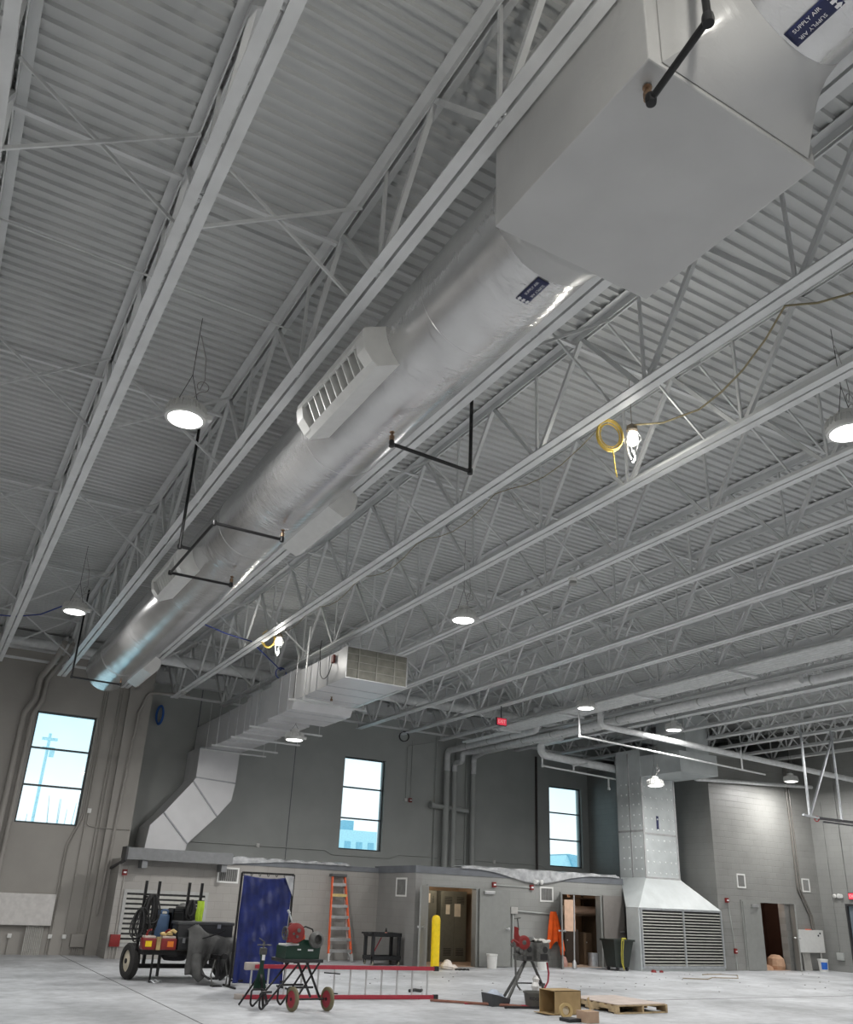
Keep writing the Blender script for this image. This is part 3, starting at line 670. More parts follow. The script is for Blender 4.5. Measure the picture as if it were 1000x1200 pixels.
# ================================================================== WRAPPED RETURN DUCT AND LOUVRED PLENUM AT THE RIGHT
t = thing('return_duct', 'silver foil-board duct rising from a floor plenum with two large dark louvres', 'duct', (20.95, 20.6, 0))
px0, px1, py0, py1 = 19.2, 22.68, 20.36, 20.92
obj('plenum_box', MB().box((px0, py0 + .03, .0), (px1, py1, 1.72)), FOIL2, t, False)
h0 = [(px0, py0, 1.72), (px1, py0, 1.72), (px1, py1, 1.72), (px0, py1, 1.72)]; h1 = [(20.22, 21.05, 2.6), (21.68, 21.05, 2.6), (21.68, 22.22, 2.6), (20.22, 22.22, 2.6)]
obj('hood', MB().add(h0 + h1, [(0, 1, 5, 4), (1, 2, 6, 5), (2, 3, 7, 6), (3, 0, 4, 7), (3, 2, 1, 0), (4, 5, 6, 7)]), FOIL2, t, False)
obj('riser', MB().box((20.22, 21.05, 2.6), (21.68, 22.22, 6.6)), FOIL2, t, False)
obj('overhead_run', MB().box((20.24, 19.3, 5.70), (21.9, 22.24, 6.35)), FOIL2, t, False)
obj('overhead_neck', MB().box((20.6, 19.35, 6.35), (21.6, 20.6, 7.6)), FOIL2, t, False)
pinm = mat('bright_pin', (.8, .82, .82), .3, .2)
for z_ in [2.75 + .33 * k for k in range(9)]:
    for x_ in (20.35, 20.6, 20.85, 21.1, 21.35, 21.55): obj('fastening_pin', MB().lathe([(.03, 0), (.027, .008), (.006, .018)], (x_, 21.05, z_), (0, -1, 0), 8), pinm, t)
    for y_ in (21.2, 21.45, 21.75, 22.0): obj('fastening_pin', MB().lathe([(.03, 0), (.027, .008), (.006, .018)], (20.22, y_, z_ + .1), (-1, 0, 0), 8), pinm, t)
tp = MB()
tp.box((20.205, 21.035, 2.6), (20.26, 21.06, 5.7)).box((21.64, 21.035, 2.6), (21.695, 21.06, 5.7)).box((20.22, 21.04, 3.9), (21.68, 21.05, 3.96)).box((20.212, 21.05, 3.98), (20.22, 22.22, 4.04)).box((20.212, 21.6, 2.6), (20.22, 21.66, 6.5)).box((20.2, 21.03, 2.57), (21.7, 21.06, 2.63))
obj('foil_tape', tp, mat('silver_tape', 0), t, False)
# louvres
lx0, lx1, lz0, lz1 = 19.3, 22.6, .14, 1.66; lm = (lx0 + lx1) / 2 + .04
fr = MB().box((lx0 - .06, py0 - .03, lz0 - .06), (lx0, py0 + .03, lz1 + .06)).box((lx1, py0 - .03, lz0 - .06), (lx1 + .06, py0 + .03, lz1 + .06)).box((lx0, py0 - .03, lz1), (lx1, py0 + .03, lz1 + .06)).box((lx0, py0 - .03, lz0 - .06), (lx1, py0 + .03, lz0)).box((lm - .03, py0 - .03, lz0), (lm + .03, py0 + .03, lz1))
lf = obj('louvre_frame', fr, GALV, t, False)
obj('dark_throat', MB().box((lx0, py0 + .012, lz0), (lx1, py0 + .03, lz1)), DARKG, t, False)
for k in range(18):
    z_ = lz0 + .02 + k * (lz1 - lz0 - .02) / 18
    for q0, q1 in ((lx0, lm - .03), (lm + .03, lx1)):
        obj('louvre_blade', MB().add([(q0, py0 - .026, z_), (q1, py0 - .026, z_), (q1, py0 + .008, z_ + .030), (q0, py0 + .008, z_ + .030), (q0, py0 - .022, z_ - .005), (q1, py0 - .022, z_ - .005), (q1, py0 + .012, z_ + .025), (q0, py0 + .012, z_ + .025)],
            [(0, 1, 2, 3), (7, 6, 5, 4), (0, 4, 5, 1), (1, 5, 6, 2), (2, 6, 7, 3), (3, 7, 4, 0)]), mat('louvre_grey', (.34, .34, .31), .5), t, False)
sk = obj('duct_sticker', MB().box((20.80, 21.043, 4.08), (20.90, 21.049, 4.50)), NAVY, t, False); sk['label'] = 'small navy sticker with white print'

# ================================================================== PIPES AND CONDUIT RACK UNDER THE JOISTS
for k in range(6):
    x_ = 14.95 + .135 * k; y1 = 21.9 if k < 4 else 24.5
    single('conduit', MB().cyl((x_, 3.5, 6.70), (x_, y1, 6.70), .042, 10), PIPEW, f'grey conduit in the flat rack under the joists, {ORD[k]} pipe from its left edge', 'conduit', 'conduits racked under the joists')
for k, y_ in enumerate((6.5, 9.5, 12.5, 15.5, 18.5, 21.5)):
    single('rack_strut', MB().box((14.85, y_, 6.61), (15.75, y_ + .05, 6.657)), STEEL, f'strut carrying the conduit rack, {ORD[k]} one from the viewer', 'strut', 'struts under the conduit rack', False)
def insulated(label, pts, r, material=PIPEW, bend=None):
    t_ = thing('insulated_pipe', label, 'pipe', pts[0])
    if material is TAUPE2:                                  # riser painted like the wall, the rest painted like the roof steel
        x_, y_, _ = pts[0]; obj('riser', MB().pipe([pts[0], (x_, y_, 6.0)], r, 16), material, t_); obj('jacket', MB().pipe([(x_, y_, 6.0)] + pts[1:], r, 16, bend or r * 1.8), PIPEW, t_)
    else: obj('jacket', MB().pipe(pts, r, 16, bend or r * 1.8), material, t_)
    cb = MB()
    for a_, b_ in zip(pts[:-1], pts[1:]):
        a_, b_ = Vector(a_), Vector(b_); n_ = int((b_ - a_).length / 1.6)
        for q in range(1, n_ + 1):
            c_ = a_ + (b_ - a_) * q / (n_ + 1); cb.cyl(c_ - (b_ - a_).normalized() * .02, c_ + (b_ - a_).normalized() * .02, r + .006, 14)
    if cb.v: obj('band', cb, STEEL if material is PIPEW else material, t_)
    return t_
insulated('fat grey pipe climbing the far wall and turning toward the viewer, leftmost riser', [(16.12, 26.55, 2.52), (16.12, 26.55, 6.72), (16.12, 21.2, 6.72), (16.12, 21.2, 7.4)], .11, TAUPE2)
insulated('fat grey pipe climbing the far wall with a double bend at its top, middle riser', [(16.42, 26.5, 2.52), (16.42, 26.5, 6.30), (16.42, 26.0, 6.30), (16.42, 26.0, 6.62), (16.6, 25.6, 6.62), (16.6, 12, 6.62)], .095, TAUPE2)
insulated('fat grey pipe climbing the far wall, rightmost riser', [(17.26, 26.55, 2.52), (17.26, 26.55, 6.62), (16.95, 25.4, 6.64), (16.95, 9, 6.66)], .10, TAUPE2)
single('drain_branch', MB().pipe([(15.55, 26.6, 4.78), (17.05, 26.55, 4.68)], .09, 14).lathe([(.13, 0), (.13, .1), (.09, .12)], (15.5, 26.6, 4.785), (1, 0, 0), 14), TAUPE2, 'short fat grey pipe stub crossing the three wall risers', 'pipe')
for k, (x_, nm) in enumerate(((15.78, 'left of the leftmost fat riser'), (16.62, 'between the middle and right fat risers'), (17.08, 'just left of the rightmost fat riser'))):
    single('conduit', MB().cyl((x_, YM - .05, 2.51), (x_, YM - .05, 7.2), .03, 8), TAUPE2, f'thin grey conduit on the far wall {nm}', 'conduit')
single('conduit', MB().cyl((20.27, YM - .05, 2.51), (20.27, YM - .05, 7.0), .045, 8), mat('dark_stained_conduit', (.05, .04, .035), .5), 'dark brown vertical pipe on the far wall left of the third window', 'conduit')
insulated('large white pipe running right from the wall rack into the foil duct', [(17.22, 21.4, 6.66), (17.22, 22.45, 6.66), (17.22, 22.45, 6.24), (21.0, 22.45, 6.07)], .13)
sprinkler('thin white sprinkler line low beside the foil duct above the third window', [[(17.2, 22.36, 6.12), (17.2, 22.36, 5.86), (20.6, 22.36, 5.73)], [(18.5, 22.36, 5.80), (18.5, 22.36, 6.0), (18.5, 21.6, 6.0)], [(20.0, 22.36, 5.74), (20.0, 22.36, 5.40), (19.9, 22.2, 5.36)]], [], .03, STEEL)
insulated('long white pipe running crosswise at the right in front of the foil duct', [(15.9, 18.0, 6.78), (15.9, 18.0, 6.36), (27.9, 18.0, 5.94)], .085)
sprinkler('thin white sprinkler line under the long crosswise pipe at the right', [[(15.05, 17.9, 6.62), (15.05, 17.9, 5.95), (22.4, 17.9, 5.68)], [(21.4, 17.9, 5.72), (21.4, 17.9, 6.3)]], [], .026, PIPEW)
insulated('white pipe along the top of the tall block wall at the right', [(21.93, 20.3, 5.72), (27.85, 20.3, 6.02)], .06)

# overhead-door track bracket at the far right
t = thing('door_track', 'dark horizontal door track hanging on struts at the far right', 'door track', (22, 16, 4.3))
obj('rail', MB().box((21.95, 15.97, 4.22), (27.9, 16.03, 4.29)), mat('dark_track', (.06, .06, .065), .45, .3), t, False)
obj('rail', MB().box((22.05, 15.80, 4.12), (27.9, 15.85, 4.16)), mat('dark_track', 0), t, False)
obj('cross_strut', MB().bar((21.3, 15.9, 4.28), (21.95, 15.9, 4.24), .06, .05), GALV, t, False)
obj('hanger_strut', MB().bar((21.68, 15.98, 4.28), (21.75, 15.98, ZB), .05, .05), GALV, t, False)
obj('hanger_strut', MB().bar((21.7, 15.98, 4.28), (23.3, 15.98, ZB), .06, .05), GALV, t, False)
obj('hanger_strut', MB().bar((23.1, 15.98, 4.28), (23.15, 15.98, ZB), .05, .05), GALV, t, False)
obj('spring_clip', MB().ring((21.93, 15.95, 4.22), (1, 0, 0), .07, .015, 14, 6), mat('red_clip', (.3, .03, .03), .5), t)

# ================================================================== LAMPS
HB = [((1.66, 8.85, 6.72), 'lit white high-bay lamp left of the round duct, nearest the viewer'),
      ((1.80, 17.55, 6.72), 'lit white high-bay lamp left of the round duct, near its far end'),
      ((8.0, 12.75, 6.52), 'lit white high-bay lamp in mid-ceiling above the green machine on wheels'),
      ((8.12, 4.85, 6.72), 'lit white high-bay lamp cut by the right edge of the photo'),
      ((7.69, 20.05, 5.22), 'lit white high-bay lamp hanging just under the rectangular duct'),
      ((14.4, 16.85, 6.44), 'lit white high-bay lamp beside the left side of the conduit rack'),
      ((18.2, 17.5, 6.45), 'lit white high-bay lamp above the long crosswise pipe before the foil duct'),
      ((18.72, 18.9, 5.07), 'lit white high-bay lamp shining on the front of the foil duct'),
      ((25.5, 19.35, 5.90), 'lit white high-bay lamp at the top of the tall block wall')]
def make_highbay(loc, label, ceil=ZT + .02, f=1.0):
    x, y, z = loc; t = thing('high_bay_light', label, 'ceiling lamp', loc, 'high-bay lamps')
    hs = MB().lathe([(.215, .0), (.235, .005), (.24, .05), (.215, .10), (.19, .16), (.165, .19), (.11, .21), (.10, .27), (.04, .29), (.0, .29)], loc, (0, 0, 1), 28)
    h = obj('lamp_housing', hs, WHITE, t)
    fn = MB()
    for k in range(24):
        a = 2 * PI * k / 24; d = Vector((math.cos(a), math.sin(a), 0)); p = Vector(loc)
        fn.prism([p + d * .215 + Vector((0, 0, .06)), p + d * .25 + Vector((0, 0, .07)), p + d * .225 + Vector((0, 0, .17)), p + d * .165 + Vector((0, 0, .19))], Vector((-d.y, d.x, 0)) * .008)
    obj('cooling_fins', fn, WHITE, t, False)
    obj('lamp_lens', MB().lathe([(.0, -.012), (.12, -.010), (.195, -.002), (.205, .004), (.0, .004)], loc, (0, 0, 1), 28), LENS, t)
    obj('sensor', MB().bbox((x + .20, y - .1, z + .03), (x + .29, y - .02, z + .10), .012), WHITE, t)
    wr = MB()
    zk = min(z + .62, ceil - .04)
    for s in (-1, 1): wr.tube([(x + s * .13, y, z + .2), (x, y, zk)], .004, 5)
    wr.tube([(x, y, zk), (x, y, ceil)], .004, 5)
    obj('hanging_wire', wr, CABLE, t)
    if ceil > 6: obj('power_cord', MB().tube([(x + .03, y, z + .28), (x + .10, y, z + .40)] + [(x + .14 + .07 * math.sin(2 * PI * k / 12), y, z + .50 - .07 * math.cos(2 * PI * k / 12)) for k in range(12)] + [(x + .15, y, z + .6), (x + .12, y, z + .9), (x + .02, y, min(ceil, z + 1.2))], .006, 6), mat('grey_cord', (.35, .34, .33), .6), t)
    ld = bpy.data.lights.new('lamp', 'AREA'); ld.shape = 'DISK'; ld.size = .40; ld.energy = LAMP_W * f; ld.color = (1, .985, .965)
    lo = bpy.data.objects.new('lamp', ld); C.objects.link(lo); lo.parent = t; lo.location = (0, 0, -.03)
    return t
for loc, lab in HB: make_highbay(loc, lab, 5.66 if 'rectangular' in lab else ZT + .02, .75 if 'front of the foil duct' in lab else .65 if loc[0] in (14.4, 18.2) else 1.0)
# unseen lamps of the same kind, added to light the hall around the viewer
for k, loc in enumerate(((-3.5, 4.0, 6.7), (-3.5, 13.0, 6.7), (1.7, -1.5, 6.7), (8.0, -3.0, 6.7), (14.4, 8.5, 6.5), (14.4, 0, 6.7), (20.8, 4.5, 6.7), (20.8, 11.5, 6.6), (25.6, 8, 6.6), (25.6, 12.6, 6.6))):
    make_highbay(loc, 'added unseen lit white high-bay lamp outside the frame of the photo')['group'] = 'added high-bay lamps outside the frame'
# temporary work lights with yellow cords between the joists
def work_light(loc, label, coil, watts=60):
    x, y, z = loc; t = thing('work_light', label, 'work light', loc)
    obj('lamp_globe', MB().lathe([(.03, -.13), (.058, -.11), (.066, -.04), (.058, .03), (.03, .05)], loc, (0, 0, 1), 18), mat('work_lamp_glow', (1, 1, 1), .4, emit=((1, .98, .92), 18)), t)
    obj('lamp_cap', MB().lathe([(.05, .05), (.07, .07), (.06, .13), (.02, .16)], loc, (0, 0, 1), 16).tube([(x, y, z + .15), (x, y, z + .8)], .004, 5), mat('tan_lamp_cap', (.3, .25, .19), .6), t)
    gd = MB()
    for k in range(6):
        a = 2 * PI * k / 6; gd.tube([(x + .06 * math.cos(a), y + .06 * math.sin(a), z + .05), (x + .105 * math.cos(a), y + .105 * math.sin(a), z - .05), (x + .05 * math.cos(a), y + .05 * math.sin(a), z - .19)], .004, 5)
    gd.ring((x, y, z - .05), (0, 0, 1), .105, .004, 16, 5)
    obj('wire_guard', gd, ALU, t)
    obj('plug_tail', MB().tube([(x - .05, y, z + .08), (x - .09, y + .02, z - .1), (x - .05, y + .03, z - .25), (x - .03, y + .02, z - .32)], .012, 6).tube([(x, y, z - .2), (x + .03, y, z - .3), (x - .02, y, z - .38)], .01, 6), WHITE, t)
    ld = bpy.data.lights.new('work_lamp', 'POINT'); ld.energy = watts; ld.shadow_soft_size = .08; ld.color = (1, .97, .9)
    lo = bpy.data.objects.new('work_lamp', ld); C.objects.link(lo); lo.parent = t; lo.location = (0, 0, -.3)
    cb = MB(); cx, cy, cz = coil
    for q in range(6):
        ph = random.uniform(0, 1); R_ = .165 + random.uniform(-.035, .02)
        cb.tube([(cx + R_ * .85 * math.cos(2 * PI * k / 22 + ph) + q * .006, cy - .3 * R_ * math.cos(2 * PI * k / 22 + ph) + q * .012, cz + R_ * 1.15 * math.sin(2 * PI * k / 22 + ph)) for k in range(22)], .0075, 6, closed=True)
    return t, cb
t, cb = work_light((6.42, 6.5, 6.93), 'bright temporary work light with a big yellow cord coil at right of centre', (6.18, 6.62, 6.93))
cb.tube([(6.2, 6.62, 6.75), (6.22, 6.62, 6.6), (6.33, 6.72, 6.52), (6.42, 6.8, 6.5)], .008, 6)
single('cord_coil', cb, YCORD, 'coil of yellow extension cord hanging beside the right-hand work light', 'cord')
t, cb = work_light((6.12, 17.5, 6.93), 'small bright work light with a yellow cord above the left end of the rectangular duct', (5.9, 17.6, 6.93))
single('cord_coil', cb, YCORD, 'small coil of yellow cord beside the far work light', 'cord')
single('extension_lead', MB().tube([(6.40, 6.45, 7.05), (6.58, 6.15, 6.99), (6.70, 5.7, 6.98), (6.68, 5.35, 7.02), (6.62, 5.0, 7.08), (6.45, 4.55, 7.14), (6.25, 4.15, 7.2), (6.36, 3.88, 7.1), (6.44, 3.6, 7.05), (6.7, 3.1, 7.1)], .011, 6), mat('olive_cord', (.26, .22, .12), .6), 'olive yellow cord swooping from the work light to the right edge', 'cord')
work_light((1.7, .6, 6.40), 'lit temporary work light outside the frame of the photo', (1.4, .6, 6.45), 300)
cpt = []
for k in range(30):
    f_ = k / 29; seg_ = (f_ * 5) % 1; cpt.append((6.1 - .2 * f_, 6.7 + 10.6 * f_, 7.05 - .22 * math.sin(PI * seg_)))
single('extension_lead', MB().tube(cpt, .006, 6), mat('olive_cord', 0), 'olive yellow cord swagged between the two work lights', 'cord')
single('blue_cable', MB().tube([(-.7, 19.8, 7.0), (.1, 19.65, 6.93), (.86, 19.6, 6.98), (1.3, 19.0, 6.96), (1.8, 17.7, 7.0)], .014, 6), BLUEC, 'dark blue cable hooked over the joist at the far left', 'cable')
single('blue_cable', MB().tube([(4.3, 17.6, 7.02), (5.0, 17.8, 6.93), (5.7, 18.2, 6.98), (6.4, 19.0, 6.9), (7.05, 19.8, 6.85)] + [(7.1 + .14 * math.sin(2 * PI * k / 12), 19.9, 6.80 + .14 * math.cos(2 * PI * k / 12)) for k in range(14)], .014, 6), BLUEC, 'dark blue cable ending in a loop over the rectangular duct', 'cable')
cb = MB()
for q in range(6):
    R_ = .2 + random.uniform(-.02, .02)
    cb.tube([(5.72 + .10 * math.cos(2 * PI * k / 24) + q * .012, 26.6 + .02 * q - .02, 6.62 + 1.4 * R_ * math.sin(2 * PI * k / 24)) for k in range(24)], .016, 6, closed=True)
single('cable_coil', cb, mat('bright_blue_cable', (.03, .12, .42), .5), 'coil of bright blue cable on the wall left of the rectangular duct drop', 'cable')
cb = MB()
for q in range(4): cb.ring((13.58, 25.2 + q * .015, 6.74), (.3, 1, 0), .16, .014, 20, 6)
single('cable_coil', cb, CABLE, 'dark cable coil hanging from a joist end left of the fat wall risers', 'cable')
def em_light(label, c, ax):
    c = Vector(c); ax = Vector(ax).normalized(); t = thing('emergency_light', label, 'emergency light', c); sd = ax.cross(Vector((0, 0, 1)))
    obj('base', MB().lathe([(.075, 0), (.075, .04), (.06, .06), (0, .062)], c, ax, 18), WHITE, t)
    for s in (-1, 1): obj('lamp_head', MB().lathe([(.03, -.05), (.06, -.03), (.07, .02), (.06, .04), (0, .045)], c + ax * .08 + sd * s * .12, (ax + sd * s * .4 + Vector((0, 0, -.3))), 16), WHITE, t)
    return t
em_light('unlit white twin-head emergency light under a joist in mid-ceiling', (8.78, 10.5, 6.852), (0, 0, -1))
em_light('white emergency light on the low building above the grey vent, right of the strobes', (16.46, DY, 2.30), (0, -1, 0))
em_light('white emergency light on the right wall beside the exit sign', (XR, 19.85, 2.36), (-1, 0, 0))
em_light('white emergency light at a joist end above the blue cable coil', (5.72, 23.9, 6.852), (0, 0, -1))
def exit_sign(label, c, u, nrm):
    c, u, nrm = Vector(c), Vector(u), Vector(nrm); t = thing('exit_sign', label, 'exit sign', c)
    hx = u * .17; hz = Vector((0, 0, .11))
    obj('housing', MB().prism([c - hx - hz, c + hx - hz, c + hx + hz, c - hx + hz], -nrm * .05), BLKP, t, False)
    f_ = obj('sign_face', MB().prism([c - hx * .9 - hz * .85, c + hx * .9 - hz * .85, c + hx * .9 + hz * .85, c - hx * .9 + hz * .85], nrm * .004), EXITR, t, False)
    obj('lettering', text_mb('EXIT', .13, c + nrm * .007, u, (0, 0, 1)), mat('pale_sign_letter', (.9, .5, .5), .5, emit=((1, .55, .5), .9)), f_, False)
    return t
es = exit_sign('red glowing exit sign hanging under the joists near the fat pipes', (13.66, 19.6, 6.41), (1, 0, 0), (0, -1, 0))
obj('stem', MB().cyl((13.66, 19.63, 6.52), (13.66, 19.63, ZB + .02), .012, 8), BLK, es)
exit_sign('red exit sign on the right wall cut by the photo edge', (XR - .055, 19.30, 2.36), (0, -1, 0), (-1, 0, 0))

# ================================================================== WALL FITTINGS
def strobe(label, c, nrm=(0, -1, 0)):
    c = Vector(c); n_ = Vector(nrm); t = thing('fire_strobe', label, 'fire alarm', c); s = Vector((0, 0, 1)).cross(n_)
    def bx(w_, h_, d0, d1): return MB().prism([c + s * a * w_ + Vector((0, 0, b * h_)) + n_ * d0 for a, b in ((-1, -1), (1, -1), (1, 1), (-1, 1))], n_ * (d1 - d0))
    obj('red_case', bx(.06, .07, 0, .06), RED, t, False); obj('flash_lens', bx(.035, .022, .06, .085), LETTER, t, False); return t
strobe('red fire strobe on the low wall below the steel canopy', (4.93, LY, 2.02))
strobe('red fire strobe above the open double door with the yellow post', (14.9, DY, 2.16))
strobe('red fire strobe left of the emergency light and grey vent', (16.25, DY, 2.14))
strobe('red fire strobe on the tall block wall right of the louvres', (23.22, BY, 2.05))
strobe('small red and white strobe on the far wall left of the fat risers', (14.78, YM, 4.88))
single('wall_box', MB().bbox((14.55, YM - .05, 4.83), (14.65, YM, 4.93), .01), WHITE, 'small white box on the far wall left of the small strobe', 'switch box')
single('conduit', MB().pipe([(14.6, YM - .03, 4.93), (14.6, YM - .03, 6.75), (15.6, YM - .6, 6.95)], .014, 8), TAUPE2, 'thin conduit dropping to the small white box on the far wall', 'conduit')
single('conduit', MB().cyl((14.78, YM - .03, 4.95), (14.78, YM - .03, 6.95), .014, 8), TAUPE2, 'thin conduit dropping to the small strobe on the far wall', 'conduit')
def pull(label, c):
    c = Vector(c); t = thing('pull_station', label, 'fire alarm', c)
    obj('case', MB().bbox((c.x - .055, c.y - .06, c.z - .075), (c.x + .055, c.y, c.z + .075), .008), RED, t); obj('handle_bar', MB().box((c.x - .035, c.y - .07, c.z - .02), (c.x + .035, c.y - .058, c.z + .01)), LETTER, t); return t
pull('red pull station low on the tall block wall right of the louvres', (23.42, BY, .56))
single('conduit', MB().cyl((23.28, BY - .02, 1.98), (23.42, BY - .02, .64), .012, 8).cyl((23.42, BY - .02, .48), (23.44, BY - .02, 0), .012, 8), TAUPE2, 'thin conduit between the strobe and pull station on the tall block wall', 'conduit')
t = thing('alarm_box', 'red junction box low on the low wall left of the louvre', 'junction box', (4.95, LY, .42))
obj('box', MB().bbox((4.83, LY - .09, .28), (5.08, LY, .56), .01), RED, t)
for k in range(3): obj('conduit_leg', MB().cyl((4.88 + .08 * k, LY - .04, 0), (4.88 + .08 * k, LY - .04, .28), .014, 8), TAUPE, t)
single('conduit', MB().cyl((4.93, LY - .02, 1.95), (4.95, LY - .02, .56), .013, 8), TAUPE, 'thin conduit from the strobe down to the red box', 'conduit')
def vent(label, c, u, nrm, w_=.56, h_=.36):
    c, u, n_ = Vector(c), Vector(u), Vector(nrm); t = thing('wall_vent', label, 'vent grille', c); z_ = Vector((0, 0, 1))
    fr = MB()
    def rect(x0, x1, y0, y1, d0, d1, mb): mb.prism([c + u * x0 + z_ * y0 + n_ * d0, c + u * x1 + z_ * y0 + n_ * d0, c + u * x1 + z_ * y1 + n_ * d0, c + u * x0 + z_ * y1 + n_ * d0], n_ * (d1 - d0))
    e = .045
    rect(-w_ / 2, w_ / 2, h_ / 2 - e, h_ / 2, 0, .02, fr); rect(-w_ / 2, w_ / 2, -h_ / 2, -h_ / 2 + e, 0, .02, fr); rect(-w_ / 2, -w_ / 2 + e, -h_ / 2 + e, h_ / 2 - e, 0, .02, fr); rect(w_ / 2 - e, w_ / 2, -h_ / 2 + e, h_ / 2 - e, 0, .02, fr)
    obj('vent_frame', fr, WHITE, t, False)
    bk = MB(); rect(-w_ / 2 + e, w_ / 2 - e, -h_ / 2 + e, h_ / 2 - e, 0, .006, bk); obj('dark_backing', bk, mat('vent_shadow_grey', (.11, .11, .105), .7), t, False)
    bl = MB(); n = 9
    for k in range(n):
        x_ = -w_ / 2 + e + (w_ - 2 * e) * (k + .5) / n; rect(x_ - .006, x_ + .006, -h_ / 2 + e, h_ / 2 - e, .006, .014, bl)
    obj('vent_bars', bl, mat('vent_bar_grey', (.3, .3, .29), .5), t, False); return t
vent('white-framed wall vent between the steel canopy and the blue tarp screen', (7.68, LY, 2.08), (1, 0, 0), (0, -1, 0), .60, .40)
vent('white-framed vent on the side wall beside the double door', (LX1, 22.55, 1.98), (0, -1, 0), (-1, 0, 0), .62, .5)
vent('white-framed vent left of the storeroom door on the low building', (16.82, DY, 1.97), (1, 0, 0), (0, -1, 0), .5, .42)
vent('white-framed vent on the tall block wall left of the brown doorway', (24.0, BY, 2.67), (1, 0, 0), (0, -1, 0), .40, .44)
vent('white-framed vent on the tall block wall in its right corner', (27.25, BY, 2.67), (1, 0, 0), (0, -1, 0), .40, .44)
t = thing('wall_louvre', 'grey wall louvre behind the loaded trailer', 'louvre', (6.1, LY, .95))
fr = MB().box((5.0, LY - .03, .28), (5.08, LY, 1.62)).box((7.12, LY - .03, .28), (7.2, LY, 1.62)).box((5.08, LY - .03, 1.54), (7.12, LY, 1.62)).box((5.08, LY - .03, .28), (7.12, LY, .36))
obj('louvre_frame', fr, mat('louvre_frame_grey', (.36, .36, .35), .5), t, False)
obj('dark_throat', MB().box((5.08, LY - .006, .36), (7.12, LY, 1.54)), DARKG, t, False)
for k in range(10):
    z_ = .37 + k * .117
    obj('louvre_blade', MB().add([(5.08, LY - .028, z_), (7.12, LY - .028, z_), (7.12, LY - .008, z_ + .068), (5.08, LY - .008, z_ + .068), (5.08, LY - .02, z_ - .006), (7.12, LY - .02, z_ - .006), (7.12, LY - .004, z_ + .062), (5.08, LY - .004, z_ + .062)],
        [(0, 1, 2, 3), (7, 6, 5, 4), (0, 4, 5, 1), (1, 5, 6, 2), (2, 6, 7, 3), (3, 7, 4, 0)]), mat('louvre_grey', 0), t, False)
t = thing('steel_canopy', 'grey steel channel canopy on the low roof edge left of the plastic sheet', 'steel beam', (6.2, 23.8, 2.4))
cy0 = 23.55
obj('channel', MB().box((4.85, cy0, 2.33), (7.62, cy0 + .03, 2.62)).box((4.85, cy0 + .03, 2.59), (7.62, LY + .1, 2.62)).box((4.85, cy0 + .03, 2.33), (7.62, cy0 + .14, 2.36)), mat('primer_grey_steel', (.19, .195, .20), .45, .2), t, False)
for x_ in (5.25, 7.35): obj('bracket', MB().box((x_, cy0 + .04, 2.14), (x_ + .14, LY, 2.33)), mat('primer_grey_steel', 0), t, False)
obj('end_plate', MB().box((4.80, cy0 - .01, 2.30), (4.85, LY + .1, 2.64)).bar((4.82, cy0 + .1, 2.30), (4.74, LY + .9, 2.12), .05, .06), mat('dark_bracket_steel', (.04, .04, .042), .5), t, False)
# translucent plastic sheets lying over the low roof edge
def sheet(label, x0, x1, yf, zt, drop, yb):
    def fn(u, v):
        x = x0 + (x1 - x0) * u; d = drop(u)
        if v < .5:
            s = v / .5; return (x, yf - .03 - .02 * math.sin(u * 40) * s, zt + .02 - d * (1 - s) + .03 * math.sin(u * 33 + v * 9) * s)
        s = (v - .5) / .5; return (x + .05 * math.sin(s * 9 + u * 12), yf - .03 + (yb - yf) * s, zt + .03 + .05 * abs(math.sin(u * 21 + s * 6)) * (1 if .02 < u < .98 else .3))
    return single('plastic_sheet', MB().grid(fn, 90, 16), FILM, label, 'plastic sheet', 'plastic sheets on the low roof', True, .004)
sheet('wrinkled plastic sheet on the low roof edge above the orange stepladder', 7.7, 11.3, LY - .03, 2.50, lambda u: .015 + .14 * max(0, 1 - u * 2.2), LY + .7)
sheet('wrinkled plastic sheet sagging over the low roof edge above the grey doors', 13.75, 19.7, DY - .03, 2.56, lambda u: .01 + .32 * math.exp(-((u - .45) / .22) ** 2), DY + .8)
# electrical things on the left bay wall
t = thing('electrical_cabinet', 'long white wall cabinet low on the wall below the left window', 'electrical cabinet', (2.2, YL, 1.0))
obj('cabinet_body', MB().bbox((.6, YL - .2, .68), (3.54, YL - .002, 1.42), .012), mat('white_cabinet', (.62, .60, .58), .4), t, False)
obj('cover_seam', MB().box((2.05, YL - .204, .7), (2.06, YL - .199, 1.4)), FASCIA, t, False)
for k in range(10): single('conduit', MB().cyl((3.0 + .042 * k, YL - .1, 0), (3.0 + .042 * k, YL - .1, .68), .016, 8), mat('pale_conduit', (.5, .49, .46), .45), f'short pale conduit under the white wall cabinet, {ORD[k]} of its row from the left', 'conduit', 'conduits under the white wall cabinet')
insulated('fat taupe pipe at the far left of the left window, outer of two', [(1.85, YL - .12, 1.42), (1.85, YL - .12, 5.9), (2.06, YL - .12, 6.3), (2.06, YL - .12, 6.9), (2.2, 23.2, 7.1), (2.25, 22.6, 7.35)], .075, TAUPE, .12)
insulated('fat taupe pipe hugging the left window edge, inner of two', [(2.07, YL - .11, 1.42), (2.07, YL - .11, 5.9), (2.25, YL - .11, 6.3), (2.25, YL - .11, 6.9), (2.4, 23.2, 7.1), (2.45, 22.6, 7.35)], .06, TAUPE, .12)
